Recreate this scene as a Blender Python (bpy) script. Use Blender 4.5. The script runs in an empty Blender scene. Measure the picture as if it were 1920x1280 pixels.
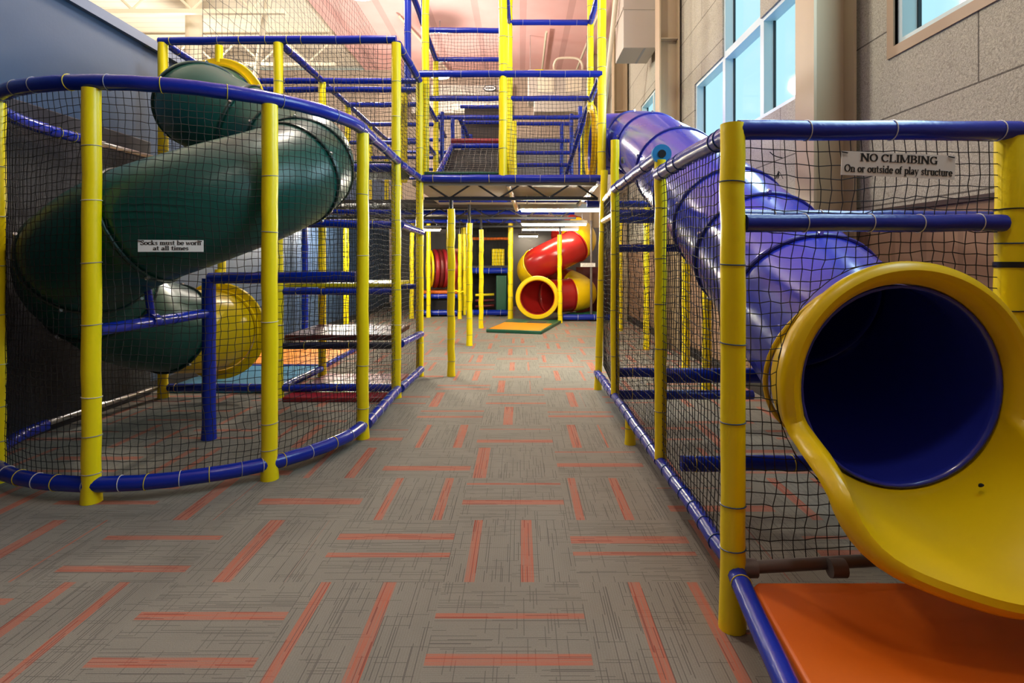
import bpy, math, random
import numpy as np
from mathutils import Vector, Matrix

R = random.Random(7)
NR = np.random.RandomState(11)
SC = bpy.context.scene
COL = SC.collection
PI = math.pi

# ------------------------------------------------------------------ camera
FPX, CAMH, VX, VY = 1060.0, 1.45, 975.0, 487.0
cam_d = bpy.data.cameras.new('camera')
cam = bpy.data.objects.new('camera', cam_d)
COL.objects.link(cam)
cam.location = (0, 0, CAMH)
cam.rotation_euler = (PI/2, 0, 0)
cam_d.sensor_width = 36.0
cam_d.lens = 36.0*FPX/1920.0
cam_d.shift_x = -(VX-960.0)/1920.0
cam_d.shift_y = (VY-640.0)/1920.0
cam_d.clip_start = 0.05
cam_d.clip_end = 200
SC.camera = cam

# ------------------------------------------------------------------ view, world, hall lights
SC.view_settings.view_transform = 'Standard'
SC.view_settings.look = 'None'
SC.view_settings.gamma = 1.0
SC.view_settings.use_curve_mapping = False
SC.view_settings.exposure = 0.22
SC.cycles.max_bounces = 8
SC.cycles.diffuse_bounces = 4
SC.cycles.sample_clamp_indirect = 6.0

world = bpy.data.worlds.new('world')
SC.world = world
world.use_nodes = True
wbg = world.node_tree.nodes['Background']
wbg.inputs['Color'].default_value = (0.50, 0.86, 0.97, 1)
wbg.inputs['Strength'].default_value = 0.98

def lamp(name, kind, loc, energy, color, size=0.3, rot=(0, 0, 0), size_y=None):
    d = bpy.data.lights.new(name, kind)
    d.energy = energy
    d.color = color
    if kind == 'AREA':
        d.size = size
        if size_y:
            d.shape = 'RECTANGLE'
            d.size_y = size_y
    else:
        d.shadow_soft_size = size
    o = bpy.data.objects.new(name, d)
    COL.objects.link(o)
    o.location = loc
    o.rotation_euler = rot
    return o

WARM = (1.0, 0.90, 0.78)
HALL_LAMPS = [(-1.6, 5.6, 6.4, 400), (-3.0, 10.5, 6.4, 560), (-2.2, 15.5, 6.5, 560),
              (-8.5, 7.0, 6.4, 760), (-8.5, 14.5, 6.4, 760), (0.6, 0.6, 6.4, 110)]  # last lamp is added to light the foreground floor and right wall
for x, y, z, e in HALL_LAMPS:
    lamp('hall_lamp_light', 'POINT', (x, y, z-0.28), e, WARM, 0.25)
# daylight coming in through the two high windows of the right wall
for (y0, y1, z0, z1, e) in [(5.30, 8.40, 3.0, 4.0, 110), (1.6, 3.85, 3.0, 5.4, 130)]:
    lamp('window_daylight', 'AREA', (2.52, (y0+y1)/2, (z0+z1)/2), e, (0.62, 0.86, 1.0), y1-y0,
         (0, PI/2, 0), z1-z0).data.size = z1-z0
    COL.objects[-1].data.size_y = y1-y0
FLUO = [(0.0, 1.17, 8.05), (0.02, 1.34, 11.3), (0.04, 1.38, 13.3), (-2.40, -1.88, 13.4), (-0.05, 0.55, 17.0), (-3.75, -2.55, 11.0)]  # last strip is added to brighten the blue left wall
FLUO_STRENGTH = (540.0, 250.0, 110.0, 300.0, 150.0, 560.0)

# ------------------------------------------------------------------ node helpers / materials
class NT:
    def __init__(s, name):
        s.m = bpy.data.materials.new(name)
        s.m.use_nodes = True
        s.t = s.m.node_tree
        s.b = s.t.nodes['Principled BSDF']
    def n(s, typ, **kw):
        nd = s.t.nodes.new(typ)
        for k, v in kw.items():
            setattr(nd, k, v)
        return nd
    def link(s, a, b):
        s.t.links.new(a, b)
    def put(s, inp, v):
        if hasattr(v, 'is_output') or isinstance(v, bpy.types.NodeSocket):
            s.link(v, inp)
        else:
            inp.default_value = v
    def math(s, op, a, b=None, c=None, clamp=False):
        nd = s.n('ShaderNodeMath', operation=op)
        nd.use_clamp = clamp
        s.put(nd.inputs[0], a)
        if b is not None:
            s.put(nd.inputs[1], b)
        if c is not None:
            s.put(nd.inputs[2], c)
        return nd.outputs[0]
    def mix(s, f, a, b):
        nd = s.n('ShaderNodeMix', data_type='RGBA')
        s.put(nd.inputs[0], f)
        s.put(nd.inputs[6], a)
        s.put(nd.inputs[7], b)
        return nd.outputs[2]
    def comb(s, x, y, z):
        nd = s.n('ShaderNodeCombineXYZ')
        for i, v in enumerate((x, y, z)):
            s.put(nd.inputs[i], v)
        return nd.outputs[0]
    def noise(s, vec, scale, detail=2.0, rough=0.5):
        nd = s.n('ShaderNodeTexNoise')
        if vec is not None:
            s.link(vec, nd.inputs['Vector'])
        nd.inputs['Scale'].default_value = scale
        nd.inputs['Detail'].default_value = detail
        nd.inputs['Roughness'].default_value = rough
        return nd.outputs['Fac']
    def coord(s, which='Object'):
        return s.n('ShaderNodeTexCoord').outputs[which]
    def bump(s, h, strength=0.2, dist=0.01):
        nd = s.n('ShaderNodeBump')
        nd.inputs['Strength'].default_value = strength
        nd.inputs['Distance'].default_value = dist
        s.link(h, nd.inputs['Height'])
        s.link(nd.outputs[0], s.b.inputs['Normal'])

def c4(c):
    return (c[0], c[1], c[2], 1.0)

def lin(r, g, b):
    f = lambda v: (v/255/12.92 if v/255 <= 0.04045 else ((v/255+0.055)/1.055)**2.4)
    return (f(r), f(g), f(b), 1.0)

def plain(name, col, rough=0.5, metal=0.0, bump=None, vary=0.0, coat=0.0):
    t = NT(name)
    t.b.inputs['Roughness'].default_value = rough
    t.b.inputs['Metallic'].default_value = metal
    t.b.inputs['Coat Weight'].default_value = coat
    co = t.coord()
    if vary:
        n = t.noise(co, 2.3, 4.0)
        d = tuple(max(0, v*(1-vary)) for v in col[:3])
        u = tuple(min(1, v*(1+vary)) for v in col[:3])
        t.link(t.mix(n, c4(d), c4(u)), t.b.inputs['Base Color'])
    else:
        t.b.inputs['Base Color'].default_value = c4(col)
    if bump:
        t.bump(t.noise(co, bump[0], 3.0), bump[1], bump[2])
    return t.m

M = {}
M['yellow'] = plain('yellow_vinyl', lin(250, 226, 4), 0.34, bump=(22, 0.25, 0.006), vary=0.05)
M['blue'] = plain('blue_vinyl', lin(10, 40, 156), 0.25, bump=(26, 0.3, 0.006), vary=0.12)
M['red'] = plain('red_vinyl', lin(140, 30, 38), 0.35, bump=(12, 0.2, 0.006), vary=0.1)
M['dark_red'] = plain('dark_red_vinyl', lin(96, 24, 26), 0.4, vary=0.1)
M['orange'] = plain('orange_vinyl', lin(198, 93, 6), 0.42, bump=(5, 0.15, 0.01), vary=0.08)
M['mat_orange'] = plain('orange_mat_vinyl', lin(252, 150, 20), 0.4, bump=(5, 0.15, 0.01), vary=0.06)
M['mat_green'] = plain('green_mat_vinyl', lin(28, 84, 62), 0.4, bump=(6, 0.15, 0.01), vary=0.1)
M['teal'] = plain('teal_vinyl', lin(30, 122, 160), 0.35, bump=(6, 0.15, 0.01), vary=0.1)
M['green'] = plain('green_plastic', lin(8, 76, 66), 0.36, bump=(3.0, 0.12, 0.02), vary=0.12)
M['green_dark'] = plain('dark_green_plastic', lin(8, 44, 38), 0.35)
M['slide_blue'] = plain('blue_plastic', lin(40, 52, 176), 0.22, bump=(3.0, 0.12, 0.02), vary=0.1, coat=0.2)
M['slide_blue_dark'] = plain('dark_blue_plastic', lin(24, 32, 128), 0.35)
M['slide_yellow'] = plain('yellow_plastic', lin(232, 196, 4), 0.3, bump=(3.0, 0.1, 0.02), vary=0.06)
M['slide_red'] = plain('red_plastic', lin(150, 27, 24), 0.25, bump=(3.0, 0.1, 0.02), vary=0.08)
M['tie_grey'] = plain('grey_cable_tie', lin(150, 152, 160), 0.4)
M['tie_white'] = plain('white_cable_tie', lin(214, 212, 205), 0.4)
M['tie_yellow'] = plain('yellow_cable_tie', lin(226, 206, 40), 0.4)
M['tie_blue'] = plain('navy_cable_tie', lin(22, 62, 110), 0.4)
M['tie_black'] = plain('black_cable_tie', lin(24, 26, 32), 0.4)
M['cord'] = plain('black_net_cord', lin(22, 22, 24), 0.75)
M['cord_grey'] = plain('grey_net_cord', lin(120, 112, 104), 0.75)
M['steel'] = plain('galvanised_steel', (0.55, 0.55, 0.56), 0.35, metal=1.0, vary=0.15)
M['foil'] = plain('crinkled_foil', (0.75, 0.74, 0.72), 0.25, metal=1.0, bump=(60, 0.8, 0.01))
M['dull_pipe'] = plain('dull_grey_pipe', lin(112, 106, 104), 0.5, metal=0.4, vary=0.15)
M['black_steel'] = plain('black_painted_steel', lin(26, 27, 32), 0.45)
M['deck'] = plain('deck_board', lin(52, 50, 56), 0.6, vary=0.1)
M['deck_pale'] = plain('pale_deck_underside', lin(158, 150, 138), 0.6, vary=0.08)
M['foam_cyan'] = plain('cyan_foam', lin(20, 130, 190), 0.7)
M['black'] = plain('black_hollow', lin(12, 12, 14), 0.8)
M['sign'] = plain('white_sign_plastic', lin(232, 230, 226), 0.3, vary=0.03)
M['ink'] = plain('black_lettering', lin(22, 22, 24), 0.5)
M['wall_blue'] = plain('blue_painted_wall', lin(48, 72, 104), 0.5, vary=0.06, bump=(40, 0.05, 0.01))
M['wall_cap'] = plain('blue_grey_trim', lin(98, 112, 138), 0.5)
M['wall_white'] = plain('white_painted_wall', lin(166, 148, 130), 0.7, vary=0.08)
M['wall_dark'] = plain('dark_grey_wall', lin(84, 80, 78), 0.6, vary=0.12)
M['base_dark'] = plain('dark_rubber_base', lin(38, 36, 38), 0.5)
M['tan_steel'] = plain('tan_painted_steel', lin(176, 158, 128), 0.45, vary=0.06)
M['frame_white'] = plain('pale_window_frame', lin(196, 220, 224), 0.4)
M['surround'] = plain('tan_window_surround', lin(170, 150, 124), 0.5)
M['gasket'] = plain('black_window_gasket', lin(30, 40, 46), 0.5)
M['duct'] = plain('grey_white_duct', lin(190, 182, 170), 0.45, vary=0.05)
M['white_steel'] = plain('white_painted_steel', lin(226, 216, 192), 0.5, vary=0.06)
M['lamp_body'] = plain('lamp_housing', lin(190, 180, 160), 0.4)
M['dark_brown'] = plain('dark_brown_board', lin(64, 48, 40), 0.6, vary=0.12)
M['navy'] = plain('navy_vinyl', lin(20, 24, 52), 0.3, bump=(30, 0.4, 0.006), vary=0.2)
M['charcoal'] = plain('painted_wall_shade', lin(40, 40, 50), 0.55, vary=0.1)
M['grey_board'] = plain('grey_board', lin(120, 116, 112), 0.6, vary=0.08)
M['orange_board'] = plain('orange_brown_board', lin(156, 76, 34), 0.5)

def emit(name, col, strength):
    m = bpy.data.materials.new(name)
    m.use_nodes = True
    nt = m.node_tree
    nt.nodes.remove(nt.nodes['Principled BSDF'])
    e = nt.nodes.new('ShaderNodeEmission')
    e.inputs[0].default_value = c4(col)
    e.inputs[1].default_value = strength
    nt.links.new(e.outputs[0], nt.nodes['Material Output'].inputs[0])
    return m
for i_, s_ in enumerate(FLUO_STRENGTH):
    M['fluo%d' % i_] = emit('fluorescent_glow', (1.0, 0.92, 0.78) if i_ in (0, 5) else (1.0, 0.88, 0.66), s_)
M['bulb'] = emit('hall_lamp_glow', WARM, 14.0)

def glass():
    t = NT('window_glass')
    nt = t.t
    nt.nodes.remove(t.b)
    tr = t.n('ShaderNodeBsdfTransparent')
    tr.inputs[0].default_value = (0.97, 0.985, 0.99, 1)
    gl = t.n('ShaderNodeBsdfGlossy')
    gl.inputs['Roughness'].default_value = 0.03
    mx = t.n('ShaderNodeMixShader')
    mx.inputs[0].default_value = 0.03
    t.link(tr.outputs[0], mx.inputs[1])
    t.link(gl.outputs[0], mx.inputs[2])
    t.link(mx.outputs[0], nt.nodes['Material Output'].inputs[0])
    return t.m
M['glass'] = glass()

def carpet():
    t = NT('carpet_tiles')
    S = 0.607
    sep = t.n('ShaderNodeSeparateXYZ')
    t.link(t.coord(), sep.inputs[0])
    u = t.math('DIVIDE', t.math('ADD', sep.outputs[0], 0.345+S*40), S)
    v = t.math('DIVIDE', t.math('ADD', sep.outputs[1], -2.545+S*40), S)
    cu, cv = t.math('FLOOR', u), t.math('FLOOR', v)
    fu, fv = t.math('FRACT', u), t.math('FRACT', v)
    par = t.math('MODULO', t.math('ADD', cu, cv), 2.0)          # 0: bands run along Y
    inv = t.math('SUBTRACT', 1.0, par)
    a = t.math('ADD', t.math('MULTIPLY', fu, inv), t.math('MULTIPLY', fv, par))
    b = t.math('ADD', t.math('MULTIPLY', fv, inv), t.math('MULTIPLY', fu, par))
    wn = t.n('ShaderNodeTexWhiteNoise', noise_dimensions='2D')
    t.link(t.comb(cu, cv, 0.0), wn.inputs['Vector'])
    rs = t.n('ShaderNodeSeparateColor')
    t.link(wn.outputs['Color'], rs.inputs[0])
    r1, r2, r3 = rs.outputs
    seed = t.math('MULTIPLY', t.math('ADD', cu, t.math('MULTIPLY', cv, 7.31)), 3.17)
    def band(pos, half):
        d = t.math('ABSOLUTE', t.math('SUBTRACT', a, pos))
        return t.math('SUBTRACT', 1.0, t.math('SMOOTHSTEP', d, half, 0.0) if False else t.math('GREATER_THAN', d, half))
    p1 = t.math('ADD', t.math('MULTIPLY', r1, 0.34), 0.12)
    p2 = t.math('ADD', t.math('MULTIPLY', r2, 0.30), 0.56)
    h1 = t.math('ADD', t.math('MULTIPLY', r3, 0.045), 0.03)
    h2 = t.math('SUBTRACT', 0.062, t.math('MULTIPLY', r3, 0.07))
    b1, b2 = band(p1, h1), band(p2, h2)
    red = t.math('MAXIMUM', b1, b2)
    streak = t.noise(t.comb(t.math('MULTIPLY', a, 112.0), t.math('MULTIPLY', b, 2.2), seed), 1.0, 3.0, 0.6)
    cross = t.noise(t.comb(t.math('MULTIPLY', a, 4.5), t.math('MULTIPLY', b, 104.0), t.math('ADD', seed, 9.1)), 1.0, 2.0, 0.6)
    def rng(x, lo, hi):
        mr = t.n('ShaderNodeMapRange')
        t.link(x, mr.inputs[0])
        mr.inputs[1].default_value = lo
        mr.inputs[2].default_value = hi
        return mr.outputs[0]
    def dashes(p, q, n, width, qn, thr, off):
        # thin woven lines: every line is cut into dashes, a few of which are dark
        pl = t.math('MULTIPLY', p, float(n))
        li = t.math('FLOOR', pl)
        on = t.math('LESS_THAN', t.math('FRACT', pl), width)
        jit = t.n('ShaderNodeTexWhiteNoise', noise_dimensions='2D')
        t.link(t.comb(li, t.math('ADD', seed, off), 0.0), jit.inputs['Vector'])
        seg = t.math('FLOOR', t.math('ADD', t.math('MULTIPLY', q, float(qn)), jit.outputs['Value']))
        w2 = t.n('ShaderNodeTexWhiteNoise', noise_dimensions='3D')
        t.link(t.comb(li, seg, t.math('ADD', seed, off+5.0)), w2.inputs['Vector'])
        return t.math('MULTIPLY', on, t.math('GREATER_THAN', w2.outputs['Value'], thr))
    l1 = t.math('MAXIMUM', dashes(a, b, 58, 0.34, 3.5, 0.80, 1.3), dashes(a, b, 31, 0.16, 1.7, 0.72, 2.9))
    l2 = t.math('MULTIPLY', dashes(b, a, 44, 0.28, 5.0, 0.86, 4.7), 0.8)
    dark = t.math('MAXIMUM', l1, l2)
    ribs = t.math('LESS_THAN', t.math('FRACT', t.math('MULTIPLY', a, 58.0)), 0.5)
    fine = t.noise(t.comb(t.math('MULTIPLY', u, 120.0), t.math('MULTIPLY', v, 120.0), 0.0), 1.0, 2.0, 0.7)
    patch = t.noise(t.comb(t.math('MULTIPLY', a, 5.0), t.math('MULTIPLY', b, 1.5), seed), 1.0, 2.0)
    base = t.mix(patch, lin(126, 123, 113), lin(141, 138, 127))
    base = t.mix(t.math('MULTIPLY', rng(fine, 0.35, 0.7), 0.35), base, lin(100, 96, 90))
    base = t.mix(t.math('MULTIPLY', ribs, 0.16), base, lin(100, 96, 90))
    base = t.mix(t.math('MULTIPLY', dark, 0.60), base, lin(72, 68, 66))
    redv = t.math('MULTIPLY', red, t.math('ADD', 0.34, t.math('MULTIPLY', rng(streak, 0.35, 0.65), 0.46)))
    redc = t.mix(l1, lin(176, 92, 66), lin(146, 52, 34))
    colr = t.mix(redv, base, redc)
    t.link(colr, t.b.inputs['Base Color'])
    t.b.inputs['Roughness'].default_value = 0.92
    t.b.inputs['Specular IOR Level'].default_value = 0.15
    t.bump(fine, 0.35, 0.004)
    return t.m
M['carpet'] = carpet()

def fibre_panel():
    t = NT('wood_fibre_panels')
    co = t.coord()
    sep = t.n('ShaderNodeSeparateXYZ')
    t.link(co, sep.inputs[0])
    y, z = sep.outputs[1], sep.outputs[2]
    n1 = t.noise(co, 55, 4.0, 0.7)
    vo = t.n('ShaderNodeTexVoronoi', feature='DISTANCE_TO_EDGE')
    vo.inputs['Scale'].default_value = 60
    ns = t.n('ShaderNodeTexNoise')
    ns.inputs['Scale'].default_value = 9
    t.link(co, ns.inputs['Vector'])
    vm = t.n('ShaderNodeMix', data_type='VECTOR')
    vm.inputs[0].default_value = 0.25
    t.link(co, vm.inputs[4])
    t.link(ns.outputs['Color'], vm.inputs[5])
    t.link(vm.outputs[1], vo.inputs['Vector'])
    col = t.mix(n1, lin(140, 139, 124), lin(217, 216, 198))
    col = t.mix(t.math('MULTIPLY', t.math('LESS_THAN', vo.outputs['Distance'], 0.09), 0.4), col, lin(104, 94, 84))
    row = t.math('DIVIDE', t.math('ADD', z, -2.45+6.1), 0.61)
    fz = t.math('FRACT', row)
    par = t.math('MODULO', t.math('FLOOR', row), 2.0)
    fy = t.math('FRACT', t.math('ADD', t.math('DIVIDE', t.math('ADD', y, 30.0-3.92), 2.44), t.math('MULTIPLY', par, 0.5)))
    j = t.math('MAXIMUM', t.math('LESS_THAN', fz, 0.018), t.math('LESS_THAN', fy, 0.0045))
    col = t.mix(t.math('MULTIPLY', j, 0.75), col, lin(52, 46, 42))
    t.link(col, t.b.inputs['Base Color'])
    t.b.inputs['Roughness'].default_value = 0.9
    h = t.math('SUBTRACT', n1, t.math('MULTIPLY', j, 2.0))
    t.bump(h, 0.6, 0.01)
    return t.m
M['fibre'] = fibre_panel()

def ribbed(name, c1, c2, axis, period, bstr):
    t = NT(name)
    sep = t.n('ShaderNodeSeparateXYZ')
    co = t.coord()
    t.link(co, sep.inputs[0])
    f = t.math('FRACT', t.math('DIVIDE', t.math('ADD', sep.outputs[axis], 60.0), period))
    g = t.math('LESS_THAN', f, 0.14)
    n = t.noise(co, 1.3, 4.0)
    col = t.mix(n, c1, c2)
    col = t.mix(t.math('MULTIPLY', g, 0.35), col, c4([v*0.5 for v in c1[:3]]))
    t.link(col, t.b.inputs['Base Color'])
    t.b.inputs['Roughness'].default_value = 0.7
    t.bump(t.math('ADD', t.math('MULTIPLY', g, -1.0), t.math('MULTIPLY', n, 0.5)), bstr, 0.05)
    return t.m
M['brown_low'] = ribbed('brown_lower_wall', lin(128, 100, 78), lin(150, 120, 94), 1, 0.30, 0.3)
M['pink'] = ribbed('pink_insulation', lin(244, 182, 178), lin(254, 212, 208), 0, 1.25, 0.5)
M['roofdeck'] = ribbed('cream_roof_deck', lin(244, 236, 216), lin(254, 248, 232), 1, 0.32, 0.6)

# ------------------------------------------------------------------ mesh builder
class MB:
    def __init__(s):
        s.v, s.f, s.n = [], [], 0
    def add(s, V, F):
        V = np.asarray(V, float).reshape(-1, 3)
        s.v.append(V)
        k = s.n
        s.f.extend([tuple(i+k for i in q) for q in F])
        s.n += len(V)
        return s
    def tube(s, pts, rad, seg=14, caps=True, closed=False, wob=0.0):
        P = np.asarray(pts, float)
        n = len(P)
        rad = np.full(n, rad, float) if np.isscalar(rad) else np.asarray(rad, float)
        if closed:
            T = np.roll(P, -1, 0)-np.roll(P, 1, 0)
        else:
            T = np.gradient(P, axis=0)
        T /= np.linalg.norm(T, axis=1)[:, None]+1e-12
        up = np.array([0, 0, 1.0]) if abs(T[0][2]) < 0.9 else np.array([1.0, 0, 0])
        N = np.cross(T[0], np.cross(up, T[0]))
        N /= np.linalg.norm(N)
        rings = []
        a = np.arange(seg)*2*PI/seg
        for i in range(n):
            N = N-T[i]*N.dot(T[i])
            N /= np.linalg.norm(N)
            B = np.cross(T[i], N)
            r = rad[i]
            rr = r*(1+wob*NR.uniform(-1, 1, seg)) if wob else np.full(seg, r)
            rings.append(P[i]+(np.cos(a)*rr)[:, None]*N+(np.sin(a)*rr)[:, None]*B)
        V = np.concatenate(rings)
        F = []
        m = n if closed else n-1
        for i in range(m):
            j = (i+1) % n
            for k in range(seg):
                l = (k+1) % seg
                F.append((i*seg+k, i*seg+l, j*seg+l, j*seg+k))
        if caps and not closed:
            F.append(tuple(range(seg))[::-1])
            F.append(tuple((n-1)*seg+k for k in range(seg)))
        return s.add(V, F)
    def box(s, x0, x1, y0, y1, z0, z1):
        V = [(x, y, z) for x in (x0, x1) for y in (y0, y1) for z in (z0, z1)]
        return s.add(V, [(0, 1, 3, 2), (4, 6, 7, 5), (0, 4, 5, 1), (2, 3, 7, 6), (0, 2, 6, 4), (1, 5, 7, 3)])
    def slab(s, quad, z0, z1):
        V = [(x, y, z0) for x, y in quad]+[(x, y, z1) for x, y in quad]
        n = len(quad)
        F = [tuple(range(n))[::-1], tuple(range(n, 2*n))]+[(i, (i+1) % n, n+(i+1) % n, n+i) for i in range(n)]
        return s.add(V, F)
    def torus(s, c, axis, rmaj, rmin, seg=40, sub=8):
        ax = Vector(axis).normalized()
        q = ax.to_track_quat('Z', 'Y')
        pts = [Vector(c)+q @ Vector((rmaj*math.cos(t), rmaj*math.sin(t), 0)) for t in [i*2*PI/seg for i in range(seg)]]
        return s.tube([tuple(p) for p in pts], rmin, sub, closed=True)
    def lathe(s, prof, c, axis=(0, 0, 1), seg=32, caps=False):
        """prof: list of (radius, height along the axis)"""
        q = Vector(axis).normalized().to_track_quat('Z', 'Y')
        V = []
        for (r, h) in prof:
            for k in range(seg):
                t = k*2*PI/seg
                V.append(tuple(Vector(c)+q @ Vector((r*math.cos(t), r*math.sin(t), h))))
        F = []
        for i in range(len(prof)-1):
            for k in range(seg):
                l = (k+1) % seg
                F.append((i*seg+k, i*seg+l, (i+1)*seg+l, (i+1)*seg+k))
        if caps:
            F.append(tuple(range(seg))[::-1])
            F.append(tuple((len(prof)-1)*seg+k for k in range(seg)))
        return s.add(V, F)
    def data(s, name, mat, smooth=True, bevel=None):
        me = bpy.data.meshes.new(name)
        V = np.concatenate(s.v)
        me.from_pydata(V.tolist(), [], s.f)
        me.materials.append(mat)
        if smooth:
            me.shade_smooth()
            me.set_sharp_from_angle(angle=math.radians(40))
        me.update()
        return me
    def build(s, name, mat, parent=None, smooth=True, bevel=0.0):
        o = bpy.data.objects.new(name, s.data(name, mat, smooth))
        COL.objects.link(o)
        if parent is not None:
            attach(o, parent)
        if bevel:
            b = o.modifiers.new('soft_edge', 'BEVEL')
            b.width = bevel
            b.segments = 3
            b.limit_method = 'ANGLE'
        return o

def world_loc(o):
    v = Vector((0, 0, 0))
    while o is not None:
        v = v+Vector(o.location)
        o = o.parent
    return v

def attach(o, parent):
    """all things stand unrotated, so only the parent's offset is taken off"""
    o.parent = parent
    o.location = Vector(o.location)-world_loc(parent)

def tag(o, label=None, cat=None, group=None, kind=None):
    if label: o['label'] = label
    if cat: o['category'] = cat
    if group: o['group'] = group
    if kind: o['kind'] = kind
    return o

def thing(name, label, cat, loc=(0, 0, 0), group=None):
    o = bpy.data.objects.new(name, None)
    COL.objects.link(o)
    o.location = loc
    o.empty_display_size = 0.1
    return tag(o, label, cat, group)

def struct(name, mb, mat, parent=None, smooth=False):
    o = mb.build(name, mat, parent, smooth)
    o['kind'] = 'structure'
    return o

# ------------------------------------------------------------------ padded posts, rails, ties, nets
_tie = {}
def tie_mesh(mat):
    if mat not in _tie:
        _tie[mat] = MB().torus((0, 0, 0), (0, 0, 1), 1.0, 0.055, 20, 6).data('cable_tie', M[mat])
    return _tie[mat]

def tie(p, axis, rad, mat, parent, tilt=0.0):
    o = bpy.data.objects.new('cable_tie', tie_mesh(mat))
    COL.objects.link(o)
    ax = Vector(axis).normalized()
    ax = (ax+Vector((R.uniform(-1, 1), R.uniform(-1, 1), R.uniform(-1, 1)))*tilt).normalized()
    o.rotation_mode = 'QUATERNION'
    o.rotation_quaternion = ax.to_track_quat('Z', 'Y')
    s = rad*1.03
    o.scale = (s, s, s*0.9)
    o.location = p
    attach(o, parent)
    return o

def dense(a, b, step=0.12):
    a, b = np.array(a, float), np.array(b, float)
    n = max(3, int(np.linalg.norm(b-a)/step))
    return [tuple(a+(b-a)*t) for t in np.linspace(0, 1, n+1)]

def padded(name, path, rad, mat, parent, ties=(), tie_kinds=('tie_grey',), foot=False, wob=0.012, wander=0.003, seg=14, tilt=0.06):
    """a foam tube under a vinyl cover: slightly uneven, with seams; ties are listed as fractions of its length"""
    P = np.array(path, float)
    n = len(P)
    r = np.full(n, rad)
    ph = R.uniform(0, 6)
    s = np.arange(n)
    r = r*(1+wob*np.sin(s*1.7+ph)+wob*0.6*np.sin(s*0.63+ph*2))
    Q = P.copy()
    if wander and n > 4:
        Q[1:-1] += NR.uniform(-1, 1, (n-2, 3))*wander
    if foot:
        r[0] = rad*1.14
        r[1] = rad*1.0
    o = MB().tube(Q, r, seg).build(name, M[mat], parent)
    L = np.concatenate([[0], np.cumsum(np.linalg.norm(np.diff(P, axis=0), axis=1))])
    for i, t in enumerate(ties):
        d = t*L[-1]
        k = min(n-2, max(0, int(np.searchsorted(L, d)-1)))
        f = (d-L[k])/max(1e-6, L[k+1]-L[k])
        p = Q[k]+(Q[k+1]-Q[k])*f
        tie(tuple(p), tuple(P[k+1]-P[k]), rad, tie_kinds[i % len(tie_kinds)], o, tilt)
    return o

def post(parent, x, y, z0, z1, rad=0.047, mat='yellow', ties=(), kinds=('tie_grey',), lean=(0, 0), foot=True, name='post'):
    return padded(name, dense((x, y, z0), (x+lean[0], y+lean[1], z1), 0.13), rad, mat, parent, ties, kinds, foot and z0 < 0.05)

def rail(parent, a, b, rad=0.04, mat='blue', ties=None, kinds=('tie_grey',), name='rail', wob=0.01):
    L = (Vector(a)-Vector(b)).length
    if ties is None:
        k = max(1, int(L/0.3))
        ties = [(i+0.5)/k for i in range(k)]
    return padded(name, dense(a, b, 0.15), rad, mat, parent, ties, kinds, False, wob, seg=12)

def spread(n, lo=0.06, hi=0.94):
    return [lo+(hi-lo)*(i+0.5)/n for i in range(n)]

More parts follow.
